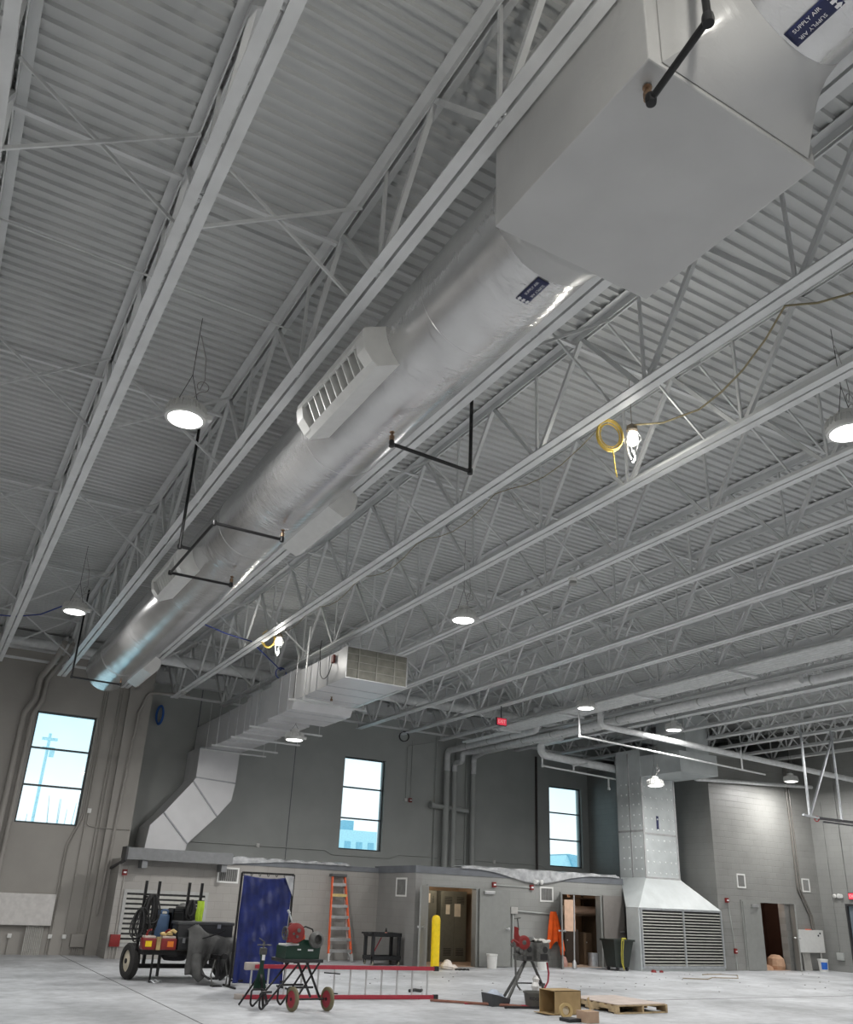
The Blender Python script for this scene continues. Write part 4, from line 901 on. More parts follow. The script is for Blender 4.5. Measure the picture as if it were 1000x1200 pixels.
WC = [('thin taupe conduit kinked below the right side of the left window, outer one', [(3.82, YL - .03, 7.6), (3.82, YL - .03, 3.35), (3.56, YL - .03, 2.64), (3.56, YL - .03, 0)], .016),
      ('thin taupe conduit kinked below the right side of the left window, inner one', [(3.87, YL - .03, 7.6), (3.87, YL - .03, 3.33), (3.62, YL - .03, 2.62), (3.62, YL - .03, 0)], .016),
      ('straight thin taupe conduit next to the kinked pair', [(3.93, YL - .03, 7.6), (3.93, YL - .03, 0)], .016),
      ('thin taupe conduit dropping into the grey wall box, left of its pair', [(4.24, YL - .03, 7.2), (4.24, YL - .03, .49)], .018),
      ('thin taupe conduit dropping into the grey wall box, right of its pair', [(4.32, YL - .03, 7.2), (4.32, YL - .03, .49)], .018),
      ('thicker taupe pipe down the pilaster ending in an open fitting', [(6.1, YL - .5, 6.95), (5.0, YL - .2, 6.9), (4.80, YL - .19, 6.3), (4.62, YL - .19, .98)], .035),
      ('thin conduit running sideways from the white sensor below the left window', [(3.98, YL - .03, 3.5), (3.98, YL - .03, 3.16), (4.3, YL - .03, 3.12), (4.47, YL - .17, 3.12), (5.1, YL - .17, 3.12)], .016)]
for lab, pts, r_ in WC: single('conduit', MB().pipe(pts, r_, 8, .1), TAUPE, lab, 'conduit')
single('wall_box', MB().bbox((3.93, YL - .07, 3.48), (4.03, YL, 3.60), .01), WHITE, 'small white sensor box right of the left window', 'sensor')
single('wall_box', MB().bbox((4.10, YL - .1, .19), (4.44, YL, .50), .01), TAUPE, 'square taupe wall box at the end of two conduits', 'junction box')
for k in range(6): single('conduit', MB().cyl((4.14 + .05 * k, YL - .05, 0), (4.14 + .05 * k, YL - .05, .19), .012, 6), TAUPE, f'short conduit leg under the square taupe box, {ORD[k]} from the left', 'conduit', 'conduit legs under the taupe box')
for k, x_ in enumerate((2.64, 3.59, 3.93)): single('conduit_fitting', MB().bbox((x_ - .05, YL - .08, .38), (x_ + .05, YL, .48), .012), WHITE, ['white outlet on a stub under the white wall cabinet', 'white fitting low on the kinked conduits', 'white fitting low on the straight conduit'][k], 'outlet')
single('conduit', MB().cyl((2.64, YL - .03, 0), (2.64, YL - .03, .38), .018, 8), TAUPE, 'short stub conduit below the white outlet', 'conduit')
# conduit running along the far wall
single('conduit', MB().pipe([(7.3, YM - .03, 3.02), (11.7, YM - .03, 3.04), (11.95, YM - .03, 2.92), (14.1, YM - .03, 2.92), (14.4, YM - .03, 3.05), (15.4, YM - .03, 3.05), (20.5, YM - .03, 3.03), (20.8, YM - .03, 2.86), (22.8, YM - .03, 2.86)], .016, 8, .05), TAUPE2, 'thin conduit running low along the far wall under the windows', 'conduit')
for x_, lab in ((9.4, 'small white sensor box on the far wall left of the middle window'), (18.35, 'small white sensor box on the far wall right of the fat risers')):
    single('wall_box', MB().bbox((x_ - .05, YM - .07, 2.98), (x_ + .05, YM, 3.10), .01), WHITE, lab, 'sensor')
# right block wall
t = thing('electrical_cabinet', 'square white electrical panel in the right corner beside the brown doorway', 'electrical cabinet', (27.0, BY, .9))
obj('cabinet_body', MB().bbox((26.38, BY - .15, .55), (27.66, BY - .001, 1.25), .012), WHITE, t, False)
obj('lock', MB().cyl((27.48, BY - .165, 1.15), (27.48, BY - .14, 1.15), .03, 12).cyl((27.38, BY - .165, 1.08), (27.38, BY - .14, 1.08), .03, 12), BLKP, t)
obj('orange_tag', MB().box((26.88, BY - .13, 1.25), (27.1, BY - .05, 1.275)), ORANGEL, t)
for k in range(6): single('conduit', MB().cyl((26.62 + .065 * k, BY - .08, 0), (26.57 + .065 * k, BY - .08, .55), .022, 8), mat('pale_conduit', 0), f'pale conduit under the right-hand electrical panel, {ORD[k]} from the left', 'conduit', 'conduits under the right-hand panel')
single('conduit', MB().cyl((27.5, BY - .08, 0), (27.5, BY - .08, .55), .03, 8), mat('pale_conduit', 0), 'single pale conduit under the right end of the right-hand panel', 'conduit')
for k, dx in enumerate((0, .14)):
    single('conduit', MB().pipe([(26.75 + dx, BY - .05, 6.9), (26.75 + dx, BY - .05, 2.55 - dx * .3), (27.24 + dx * .6, BY - .05, 1.66), (27.24 + dx * .6, BY - .08, 1.25)], .030, 10, .05), mat('taupe_conduit_gloss', (.17, .16, .145), .25), ['thick taupe conduit down the tall block wall to the panel, left of the pair', 'thick taupe conduit down the tall block wall to the panel, right of the pair'][k], 'conduit')
single('conduit', MB().cyl((XR - .03, 20.1, 5.5), (XR - .03, 20.1, .5), .014, 8), CMUY, 'thin conduit down the right wall', 'conduit')
single('conduit', MB().cyl((XR - .03, 19.5, 6.8), (XR - .03, 19.5, 2.5), .02, 8), CMUY, 'thin conduit above the exit sign on the right wall', 'conduit')
single('wall_box', MB().bbox((XR - .08, 19.95, .35), (XR, 20.2, .58), .01), TAUPE2, 'grey box low on the right wall corner', 'junction box')
# post with switch box and conduit in front of the low building wall
t = thing('disconnect_box', 'grey box on a vertical conduit left of the orange jacket', 'switch box', (15.58, DY - .05, 1.45))
obj('box', MB().bbox((15.46, DY - .1, 1.40), (15.70, DY - .002, 1.58), .01), mat('box_grey', (.4, .39, .37), .5), t)
obj('vertical_conduit', MB().cyl((15.56, DY - .03, 0), (15.56, DY - .04, 1.4), .022, 8), TAUPE2, t)
obj('side_conduit', MB().cyl((15.7, DY - .04, 1.48), (17.2, DY - .04, 1.42), .018, 8), TAUPE2, t)
single('conduit', MB().cyl((14.98, DY - .03, 2.15), (16.18, DY - .03, 2.13), .012, 8), TAUPE2, 'thin conduit joining the two strobes on the low building', 'conduit')

# ================================================================== THINGS ON THE FLOOR
# ---- two-wheeled work trailer with its load
t = thing('work_trailer', 'black two-wheeled work trailer loaded with boxes, gas cans and hose coils', 'trailer', (5.1, 18.6, 0))
def wheel(parent, c, ax, R, w_, tyre, hub, rim=.62):
    c = Vector(c); ax = Vector(ax).normalized()
    ty = obj('wheel', MB().lathe([(R * rim, -w_ / 2), (R * .9, -w_ / 2), (R, -w_ * .3), (R, w_ * .3), (R * .9, w_ / 2), (R * rim, w_ / 2), (R * rim, -w_ / 2)], c, ax, 32, False), tyre, parent)
    obj('rim', MB().lathe([(R * rim, -w_ * .28), (R * .5, -w_ * .2), (R * .2, -w_ * .42), (0, -w_ * .45)], c, ax, 24).lathe([(R * rim, w_ * .28), (R * .5, w_ * .2), (R * .2, w_ * .42), (0, w_ * .45)], c, ax, 24), hub, ty)
    obj('hub_cap', MB().lathe([(R * .14, -w_ * .55), (R * .14, w_ * .55), (0, w_ * .56)], c, ax, 16), BLK, ty); return ty
wheel(t, (4.23, 18.75, .33), (1, .17, 0), .325, .17, RUBBER, CREAM); wheel(t, (6.15, 18.95, .33), (1, .17, 0), .325, .17, RUBBER, CREAM)
obj('axle', MB().box((4.35, 18.72, .20), (6.05, 18.80, .28)), BLK, t, False)
obj('frame', MB().box((4.3, 18.1, .48), (5.95, 18.16, .55)).box((4.3, 19.3, .48), (5.95, 19.36, .55)).box((4.3, 18.16, .48), (4.36, 19.3, .55)).box((5.89, 18.16, .48), (5.95, 19.3, .55)).box((5.0, 18.16, .48), (5.06, 19.3, .55)).bar((4.5, 18.76, .26), (4.5, 18.76, .5), .06, .06).bar((5.75, 18.76, .26), (5.75, 18.76, .5), .06, .06), BLK, t, False)
obj('deck', MB().box((4.3, 18.1, .55), (5.95, 19.36, .575)), mat('worn_dark_deck', (.06, .055, .05), .7), t, False)
obj('tow_bar', MB().bar((5.5, 18.1, .48), (5.62, 17.25, .50), .07, .07).bar((5.55, 17.3, .5), (5.55, 17.3, .12), .05, .05).box((5.47, 17.22, .0), (5.65, 17.4, .02)).lathe([(.05, -.06), (.06, 0), (.05, .06)], (5.62, 17.2, .52), (0, 1, 0), 14), BLK, t)
obj('safety_chain', MB().tube([(5.5, 17.35, .45), (5.42, 17.25, .2), (5.45, 17.2, .03)], .014, 6).tube([(5.7, 17.35, .45), (5.72, 17.2, .2), (5.70, 17.15, .03)], .014, 6), GREYM, t)
obj('prop_leg', MB().cyl((4.52, 18.15, 0), (4.52, 18.15, .5), .02, 8).cyl((4.66, 18.2, .1), (4.66, 18.2, .5), .03, 8), BLK, t)
obj('spare_pan', MB().lathe([(.0, -.12), (.2, -.11), (.28, -.03), (.28, .0)], (5.0, 18.4, .48), (0, 0, 1), 24), BLK, t)
for x_, y_ in ((4.27, 18.5), (4.53, 18.5), (5.14, 18.5), (5.40, 18.5)):
    obj('post', MB().box((x_ - .025, y_ - .025, .55), (x_ + .025, y_ + .025, 1.80)), BLK, t, False)
obj('post_arm', MB().bar((4.27, 18.5, 1.50), (4.53, 18.5, 1.50), .05, .04).bar((5.14, 18.5, 1.42), (5.40, 18.5, 1.42), .05, .04), BLK, t, False)
tb = thing('tool_box', 'long black tool box on the trailer, the uppermost one', 'tool box', (5.43, 18.2, .81)) 
obj('box_body', MB().bbox((4.88, 17.95, .81), (5.98, 18.42, 1.05), .015), BLKP, tb); obj('box_lid', MB().bbox((4.86, 17.93, 1.03), (6.0, 18.44, 1.085), .01), mat('grey_black_lid', (.06, .062, .065), .45), tb)
for x_ in (5.2, 5.65): obj('latch', MB().box((x_, 17.93, .97), (x_ + .07, 17.95, 1.05)), GALV, tb)
tb = thing('tool_box', 'black lower tool box on the trailer under the long one', 'tool box', (5.2, 18.2, .575))
obj('box_body', MB().bbox((4.92, 17.98, .575), (5.7, 18.40, .78), .015), BLKP, tb); obj('box_lid', MB().bbox((4.90, 17.96, .765), (5.72, 18.42, .81), .008), mat('grey_black_lid', 0), tb); 
for x_ in (5.0, 5.3): obj('latch', MB().box((x_, 17.955, .70), (x_ + .05, 17.98, .79)), GALV, tb)
tb = thing('milk_crate', 'black open-fronted crate standing behind the long tool box', 'crate', (5.15, 18.9, .575))
cr = MB(); x0, x1, y0, y1, z0, z1 = 4.92, 5.50, 18.62, 19.05, .9, 1.30
for x_ in (x0, x0 + .2, x1 - .2, x1 - .02): cr.box((x_, y0, z0), (x_ + .02, y0 + .02, z1)).box((x_, y1 - .02, z0), (x_ + .02, y1, z1))
cr.box((x0, y0, z1 - .05), (x1, y0 + .025, z1)).box((x0, y0, z0), (x1, y0 + .025, z0 + .05)).box((x0, y1 - .02, z0), (x1, y1, z1)).box((x0, y0, z0), (x0 + .02, y1, z1)).box((x1 - .02, y0, z0), (x1, y1, z1)).box((x0, y0, z0), (x1, y1, z0 + .02)).box((x0, y0 + .1, z0), (x1, y1, z1 - .08))
obj('crate_body', cr, BLKP, tb, False); obj('crate_legs', MB().box((x0 + .02, y0 + .02, .575), (x1 - .02, y1 - .02, .9)), BLKP, tb, False)
single('loose_parts', MB().lathe([(.0, 0), (.12, .0), (.13, .04), (.06, .10), (0, .11)], (5.15, 18.8, 1.30), (0, 0, 1), 14).bar((5.0, 18.8, 1.32), (5.4, 18.85, 1.38), .03, .03).lathe([(.05, 0), (.07, .05), (.03, .12)], (5.32, 18.8, 1.30), (.3, 0, 1), 12), GREYM, 'heap of grey metal parts on the black crate', 'tools')
tb = thing('plastic_jug', 'blue plastic jug between the hose coil and the black crate', 'jug', (4.75, 18.85, .575))
obj('jug_body', MB().bbox((4.60, 18.75, .575), (4.90, 19.0, 1.18), .04), BLUEJ, tb); obj('jug_cap', MB().cyl((4.68, 18.87, 1.17), (4.68, 18.87, 1.25), .045, 14), BLUEJ, tb); obj('handle', MB().pipe([(4.74, 18.87, 1.16), (4.74, 18.87, 1.26), (4.87, 18.87, 1.26), (4.87, 18.87, 1.16)], .02, 8), BLUEJ, tb)
def gas_can(x0, x1, y0, y1, lab, patch):
    g = thing('gas_can', lab, 'fuel can', ((x0 + x1) / 2, (y0 + y1) / 2, .575), None)
    obj('can_body', MB().bbox((x0, y0, .575), (x1, y1, .78), .03), RED, g); obj('can_top', MB().bbox((x0 + .02, y0 + .02, .775), (x1 - .02, y1 - .02, .82), .02), mat('pale_can_lid', (.5, .42, .36), .6), g)
    obj('warning_patch', MB().box((x0 + patch, y0 - .004, .63), (x0 + patch + .12, y0 + .002, .73)), YELLOW if patch < .1 else mat('orange_patch', (.75, .2, .02), .6), g, False)
    obj('spout', MB().pipe([(x0 + .08, y0 + .1, .80), (x0 + .08, y0 + .08, .90), (x0 + .13, y0, .93)], .02, 8), RED, g)
gas_can(4.24, 4.50, 17.95, 18.2, 'red fuel can with a yellow patch at the left end of the trailer', .05); gas_can(4.58, 4.88, 17.92, 18.2, 'red fuel can with an orange patch beside the lower tool box', .12)
single('scrap_board', MB().box((4.50, 17.93, .575), (4.575, 18.02, .80)), TANC, 'small tan board wedged between the two red cans', 'board', None, False)
single('work_gloves', MB().lathe([(.0, 0), (.09, .01), (.1, .05), (.04, .08), (0, .085)], (4.72, 18.06, .82), (.1, .1, 1), 12).lathe([(.0, 0), (.06, .01), (.07, .04), (.02, .07)], (4.62, 18.02, .82), (.2, 0, 1), 12).tube([(4.74, 18.05, .88), (4.80, 18.0, .92), (4.86, 17.98, .88)], .03, 8), mat('tan_work_glove', (.62, .46, .2), .8), 'tan and yellow work gloves lying on the red cans', 'gloves')
def hose(label, c, R_, n_, r_, m, drop):
    hb = MB(); cx, cy, cz = c
    for q in range(n_):
        a = R_ * random.uniform(.55, 1.1); dd = drop * random.uniform(.75, 1.05); ox = random.uniform(-R_ * .5, R_ * .5); oy = -.04 - .022 * (q % 5)
        hb.tube([(cx + ox * (.4 + .6 * math.sin(PI * k / 20) ) + a * math.sin(2 * PI * k / 20) * (.5 + .5 * (1 - math.cos(2 * PI * k / 20)) / 2), cy + oy + random.uniform(-.004, .004), cz + .02 - dd * (1 - math.cos(2 * PI * k / 20)) / 2) for k in range(20)], r_, 6, closed=True)
    return single('hose_coil', hb, m, label, 'hose')
hose('bundle of dark cables hanging from the left pair of trailer posts', (4.40, 18.46, 1.53), .17, 14, .016, CABLE, .70)
hose('big dark loops of cable drooping at the left end of the trailer', (4.22, 18.40, 1.28), .16, 6, .014, CABLE, .62)
hose('dark cable coil hanging from the right pair of trailer posts', (5.21, 18.46, 1.45), .08, 9, .016, CABLE, .38)
hb = MB()
for q in range(6):
    hb.tube([(5.33 + .022 * q + .01 * math.sin(k), 18.44 - .05 - .012 * (q % 3) * math.sin(PI * k / 10), 1.46 - (.62 + .03 * (q % 3)) * k / 10 + .03 * math.sin(PI * k / 10)) for k in range(11)], .018, 8)
single('hose_coil', hb, LIME, 'lime green air hose hanging on the right pair of trailer posts', 'hose')
# charcoal canvas jackets draped over the trailer front
def drape(label, f, nu, nv, m, cat='jacket', name='canvas_jacket', th=.02): return single(name, MB().grid(f, nu, nv), m, label, cat, None, True, th)
def fj(u, v):
    x = 5.06 + 1.02 * u + .10 * math.sin(u * 7) * v; ztop = .96 - .13 * u + .16 * math.exp(-((u - .16) / .14) ** 2)
    low = .20 + .24 * math.exp(-((u - .42) / .16) ** 2) * 1.0 - .10 * (u > .75) * 1.0 + .05 * math.sin(u * 23)
    low = max(.06, low - .10 * math.exp(-((u - .10) / .1) ** 2)); z = ztop + (low - ztop) * v
    y = 17.86 - .10 * math.sin(PI * min(1, v * 1.2)) - .10 * v + .055 * math.sin(u * 19 + v * 4) * (.3 + v) + .03 * math.sin(u * 41 + v * 9) * v
    if v < .12: y += (.12 - v) * 2.2
    return (x, y, z)
jk = drape('charcoal canvas jacket draped over the front of the trailer', fj, 46, 26, TARPG)
hb = MB(); hb.tube([(5.24, 17.72, .5), (5.22, 17.66, .36), (5.27, 17.62, .2), (5.36, 17.6, .1)], [.10, .10, .11, .09], 12)
obj('sleeve', hb, TARPG, jk); obj('sleeve', MB().tube([(5.98, 17.72, .55), (6.02, 17.62, .35), (5.98, 17.58, .12)], [.13, .12, .11], 12), TARPG, jk)
obj('strap', MB().tube([(5.30, 17.70, .80), (5.45, 17.69, .84), (5.62, 17.69, .90), (5.75, 17.71, .95)], .014, 6), BLK, jk)
drape('tan leather apron hanging beside the charcoal jacket', lambda u, v: (5.12 + .20 * u, 17.92 - .05 * v + .02 * math.sin(u * 9), .80 - .42 * v + .05 * u), 10, 12, TANC, 'apron', 'leather_apron')
single('wire_scrap', MB().tube([(4.60 + .12 * math.cos(k * .7) * (1 - k * .02), 18.0 + .1 * math.sin(k * .7), .015 + .02 * (k % 3)) for k in range(22)], .008, 5), GALV, 'small tangle of wire on the floor under the trailer', 'wire')
single('cable_loop', MB().tube([(5.3, 17.6, .35), (5.32, 17.5, .2), (5.45, 17.42, .12), (5.65, 17.4, .14)], .02, 8), CABLE, 'thick black cable looping below the charcoal jacket', 'cable')
# ---- blue tarp welding screen
SY = 16.95
t = thing('welding_screen', 'black-framed welding screen with a tall blue tarp', 'screen', (6.2, SY, 0))
fb = MB(); A = (5.75, SY + .15); B = (6.72, SY - .15)
def sp_(u, z, d=0): return (A[0] + (B[0] - A[0]) * u, A[1] + (B[1] - A[1]) * u + d, z)
for p, q in ((sp_(0, .02), sp_(0, 2.02)), (sp_(1, .02), sp_(1, 2.02)), (sp_(0, 2.02), sp_(1, 2.02)), (sp_(0, .12), sp_(1, .12))): fb.bar(p, q, .035, .035)
for u in (0, 1): fb.bar(sp_(u, .02, -.35), sp_(u, .02, .35), .035, .03)
obj('screen_frame', fb, BLK, t, False)
def tarp(u, v):
    z = 1.98 - 1.90 * v; sag = .05 * math.sin(PI * u) * (1 - v) ** 6
    return Vector(sp_(.03 + .94 * u - .05 * math.sin(v * PI) * (u > .6) * (u - .6), z - sag, -.03 + .035 * math.sin(u * 16 + v * 5) * (.4 + .6 * v) + .02 * math.sin(v * 22 + u * 9) * (1 - abs(2 * u - 1)) + .012 * math.sin(u * 37 - v * 11)))
obj('tarp', MB().grid(tarp, 44, 60), BLUET, t, True, .006)
tp = MB()
for k in range(7): u = .02 + .96 * k / 6; tp.ring(sp_(u, 1.995, -.01), (1, .3, 0), .028, .006, 10, 5)
obj('tie_rings', tp, BLK, t)
obj('torn_corner', MB().add([sp_(.80, 1.99, -.06), sp_(.98, 1.99, -.06), sp_(.985, 1.62, -.06)], [(0, 1, 2)]), FILM, t, False, .004)
# ---- aluminium / red extension ladder lying on its edge
t = thing('extension_ladder', 'long red extension ladder lying on its edge across the floor', 'ladder', (7.0, 15.05, 0))
lx0, lx1 = 5.28, 8.86
def ly(x): return 15.30 - .137 * (x - lx0)
for z_, x0_ in ((.035, lx0), (.50, lx0 + .16)):
    rl = obj('rail', MB().bar((x0_, ly(x0_), z_), (lx1, ly(lx1), z_), .035, .065).bar((x0_ + .1, ly(x0_) - .045, z_), (lx1 - .3, ly(lx1) - .005, z_), .03, .055), REDL, t, False)
    obj('end_cap', MB().bar((lx1 - .02, ly(lx1), z_), (lx1 + .07, ly(lx1), z_), .05, .08), BLKP, rl, False)
for k in range(12):
    x_ = lx0 + .22 + .292 * k
    obj('rung', MB().cyl((x_, ly(x_), .05), (x_, ly(x_), .49), .016, 10), ALU, t)
for x_ in (6.96,):
    obj('rung_lock', MB().bar((x_ - .22, ly(x_) - .05, .42), (x_ + .08, ly(x_) - .05, .40), .03, .02).bar((x_ - .22, ly(x_) - .05, .10), (x_ + .06, ly(x_) - .05, .09), .03, .02), BLK, t, False)
obj('ladder_foot', MB().bbox((lx0 - .02, ly(lx0) - .06, .0), (lx0 + .14, ly(lx0) + .05, .08), .01).bbox((lx0 + .1, ly(lx0) - .06, .44), (lx0 + .36, ly(lx0) + .05, .56), .02), mat('grey_ladder_foot', (.4, .36, .33), .6), t)
# ---- orange stepladder leaning against the low wall
t = thing('stepladder', 'closed orange fibreglass stepladder leaning on the low block wall', 'ladder', (10.95, 23.5, 0))
def sl(u, z): # u -1..1 side, z height -> point
    f_ = z / 2.25; hw = .36 - .17 * f_; return Vector((10.93 + u * hw, 23.38 + .50 * f_, z))
for u in (-1, 1):
    obj('side_rail', MB().bar(sl(u, .12), sl(u, 2.2), .035, .08, (0, 1, 0)), ORANGEL, t, False)
    obj('rear_rail', MB().bar(sl(u * .86, .05) + Vector((0, .09, 0)), sl(u * .86, 2.12) + Vector((0, .09, 0)), .03, .05, (0, 1, 0)), ALU, t, False)
    obj('ladder_foot', MB().bar(sl(u, .0), sl(u, .2), .05, .09, (0, 1, 0)), ALU, t, False)
for k in range(7):
    z_ = .29 + .285 * k; obj('step', MB().bar(sl(-.97, z_), sl(.97, z_), .09, .035).bar(sl(-.97, z_ - .03) + Vector((0, -.04, 0)), sl(.97, z_ - .03) + Vector((0, -.04, 0)), .012, .06), ALU if k != 5 else mat('yellow_step_label', (.62, .48, .2), .5), t, False)
obj('knee_brace', MB().bar(sl(-.95, .12), sl(-.6, .29), .02, .03).bar(sl(.95, .12), sl(.6, .29), .02, .03), ALU, t, False)
obj('top_cap', MB().bbox(tuple(sl(-1.25, 2.19) + Vector((0, -.08, 0))), tuple(sl(1.25, 2.27) + Vector((0, .16, 0))), .015), mat('dark_ladder_cap', (.09, .09, .09), .5), t)
# ---- black utility cart
t = thing('utility_cart', 'black plastic utility cart beside the double door', 'cart', (11.8, 22.4, 0))
cx0, cx1, cy0_, cy1_ = 11.27, 12.16, 22.15, 22.7
def tray(z, mb):
    mb.bbox((cx0, cy0_, z), (cx1, cy1_, z + .03), .012).box((cx0, cy0_, z + .02), (cx1, cy0_ + .025, z + .10)).box((cx0, cy1_ - .025, z + .02), (cx1, cy1_, z + .10)).box((cx0, cy0_, z + .02), (cx0 + .025, cy1_, z + .10)).box((cx1 - .025, cy0_, z + .02), (cx1, cy1_, z + .10))
m1 = MB(); tray(.70, m1); m1.bbox((cx0 - .1, cy0_ + .06, .76), (cx0 + .02, cy1_ - .06, .80), .012); obj('top_tray', m1, BLKP, t, False)
m2 = MB(); tray(.13, m2); obj('bottom_tray', m2, BLKP, t, False)
for x_ in (cx0 + .05, cx1 - .05):
    for y_ in (cy0_ + .05, cy1_ - .05):
        obj('leg', MB().bbox((x_ - .04, y_ - .04, .14), (x_ + .04, y_ + .04, .72), .01), BLKP, t)
        wl = obj('caster', MB().cyl((x_ - .015, y_, .05), (x_ + .015, y_, .05), .05, 16), mat('pale_caster', (.35, .33, .26), .6), t); obj('caster_fork', MB().box((x_ - .03, y_ - .03, .05), (x_ - .02, y_ + .03, .14)).box((x_ + .02, y_ - .03, .05), (x_ + .03, y_ + .03, .14)), BLK, wl)
single('hand_broom', MB().cyl((11.42, 22.45, .2), (11.68, 22.42, .68), .016, 8), mat('dull_red_handle', (.35, .03, .05), .5), 'thin red handle leaning on the lower tray of the black cart', 'tool')
tt = thing('spray_bottle', 'small red and white bottle with a black top on the black cart', 'bottle', (11.8, 22.4, .80)); obj('bottle_body', MB().lathe([(0, 0), (.045, 0), (.045, .05), (.02, .08), (0, .08)], (11.8, 22.4, .73), (0, 0, 1), 14), mat('pale_red_bottle', (.7, .3, .25), .5), tt); obj('bottle_top', MB().lathe([(.02, 0), (.03, .03), (.012, .11), (0, .11)], (11.8, 22.4, .805), (0, 0, 1), 12), BLKP, tt)
# ---- yellow bollard
t = thing('bollard', 'yellow round-topped bollard standing before the open double door', 'bollard', (12.58, 21.05, 0))
obj('post', MB().lathe([(.115, 0), (.115, 1.18), (.11, 1.23), (.09, 1.275), (.05, 1.30), (0, 1.31)], (12.58, 21.05, 0), (0, 0, 1), 28), YELLOW, t)
single('crumpled_paper', MB().lathe([(.0, 0), (.16, .01), (.19, .08), (.12, .16), (.08, .22), (0, .24)], (12.92, 21.0, 0), (.1, 0, 1), 9).lathe([(0, 0), (.1, .0), (.12, .06), (.04, .12)], (13.08, 20.9, 0), (0, 0, 1), 7), mat('crumpled_white', (.68, .62, .56), .8, bump=.8, bscale=14), 'crumpled white paper bag at the foot of the yellow bollard', 'bag', None, False)
single('cord_scrap', MB().tube([(13.05 + .02 * k, 20.75 + .09 * math.sin(k), .015 + .01 * (k % 2)) for k in range(20)], .018, 6), CABLE, 'dark cord end on the floor right of the yellow bollard', 'cord')
single('rope_scrap', MB().tube([(8.95, 15.9, .03), (9.1, 15.95, .04), (9.2, 15.9, .03), (9.28, 16.0, .03)], .03, 7), CABLE, 'small dark rag at the right end of the red ladder', 'rag')
# ---- electrical room behind the double door
def ecab(label, x0, x1, y, z1, tags):
    t = thing('metal_cabinet', label, 'cabinet', ((x0 + x1) / 2, y, 0))
    obj('cabinet_body', MB().bbox((x0, y, .0), (x1, y + .5, z1), .012), CABG, t, False)
    xm = (x0 + x1) / 2
    for a_, b_ in ((x0 + .03, xm - .005), (xm + .005, x1 - .03)):
        d_ = obj('cabinet_door', MB().bbox((a_, y - .018, .06), (b_, y, z1 - .04), .006), CABG, t, False)
        for zz in (.18, z1 - .35):
            sl_ = MB()
            for k in range(6): sl_.box((a_ + .08, y - .022, zz + .035 * k), (b_ - .08, y - .016, zz + .035 * k + .014))
            obj('vent_slots', sl_, DARKG, d_, False)
    for x_, z_, w_, h_ in tags: obj('paper_notice', MB().box((x_, y - .026, z_), (x_ + w_, y - .02, z_ + h_)), PAPER, t, False)
ecab('tall grey-green metal cabinet with two paper notices inside the double door', 14.20, 15.12, 23.5, 1.95, [(14.36, 1.30, .14, .27), (14.66, 1.24, .22, .36)])
ecab('second grey-green cabinet with one tilted notice, partly behind the yellow bollard', 13.62, 14.10, 23.6, 1.95, [(13.66, 1.6, .2, .26)])
single('equipment_box', MB().bbox((13.0, 24.0, .25), (13.5, 24.4, 1.1), .02), BLKP, 'dark equipment panel behind the yellow bollard inside the room', 'equipment')
single('conduit', MB().cyl((15.32, 23.2, .55), (15.32, 23.2, 2.1), .03, 8).box((15.25, 23.1, .45), (15.35, 23.2, .62)), mat('dark_blue_conduit', (.05, .06, .1), .4), 'dark blue vertical conduit inside the double door, right of the cabinet', 'conduit')
single('wall_box', MB().bbox((15.27, 23.34, 1.45), (15.35, 23.40, 1.6), .008), PAPER, 'small pale switch plate inside the double door', 'switch')
def lampin(name, loc, e, col, r_=.12):
    ld = bpy.data.lights.new(name, 'POINT'); ld.energy = e; ld.color = col; ld.shadow_soft_size = r_
    lo = bpy.data.objects.new(name, ld); C.objects.link(lo); lo.location = loc
lampin('room_lamp', (13.8, 22.9, 2.25), 60, (1, .84, .66)); lampin('store_lamp', (18.0, 23.2, 2.25), 45, (1, .78, .6)); lampin('brown_room_lamp', (25.4, 21.3, 2.2), 45, (1, .8, .66))
# ---- storeroom
single('wrapped_roll', MB().cyl((17.2, 22.9, 1.56), (19.4, 22.6, 1.56), .13, 18), PINKP, 'big kraft-wrapped roll lying across racks inside the storeroom', 'roll')
t = thing('storage_rack', 'dark rack with shelves at the back of the storeroom', 'rack', (18.3, 23.3, 0))
for x_ in (17.2, 19.4): obj('upright', MB().box((x_ - .03, 23.2, 0), (x_ + .03, 23.26, 2.2)).box((x_ - .03, 22.45, 0), (x_ + .03, 22.51, 2.2)), STAIN, t, False)
for z_ in (1.40, 1.9): obj('shelf', MB().box((17.2, 22.45, z_), (19.4, 23.26, z_ + .03)), STAIN, t, False)
for i_, (x_, w_, h_, lab) in enumerate(((17.75, .5, 1.02, 'dark brown cabinet standing left in the storeroom'), (18.4, .55, 1.0, 'dark brown cabinet standing in the middle of the storeroom'), (19.05, .32, .92, 'narrow brown cabinet at the right of the storeroom'))):
    tt = thing('wood_cabinet', lab, 'cabinet', (x_, 22.9, 0)); obj('cabinet_body', MB().bbox((x_ - w_ / 2, 22.55, 0), (x_ + w_ / 2, 23.1, h_), .008), STAIN if i_ != 1 else mat('darker_stain', (.05, .035, .026), .6), tt, False); obj('cabinet_door', MB().bbox((x_ - w_ / 2 + .02, 22.53, .05), (x_ + w_ / 2 - .02, 22.55, h_ - .03), .004), STAIN if i_ != 1 else mat('darker_stain', 0), tt, False); obj('knob', MB().lathe([(.012, 0), (.02, .02), (0, .03)], (x_ - w_ / 2 + .08, 22.53, h_ * .7), (0, -1, 0), 10), ALU, tt)
single('paper_scrap', MB().lathe([(0, 0), (.13, 0), (.1, .05), (0, .06)], (17.8, 22.75, 1.02), (0, 0, 1), 8), BAG, 'crumpled paper on the left brown storeroom cabinet', 'paper', None, False)
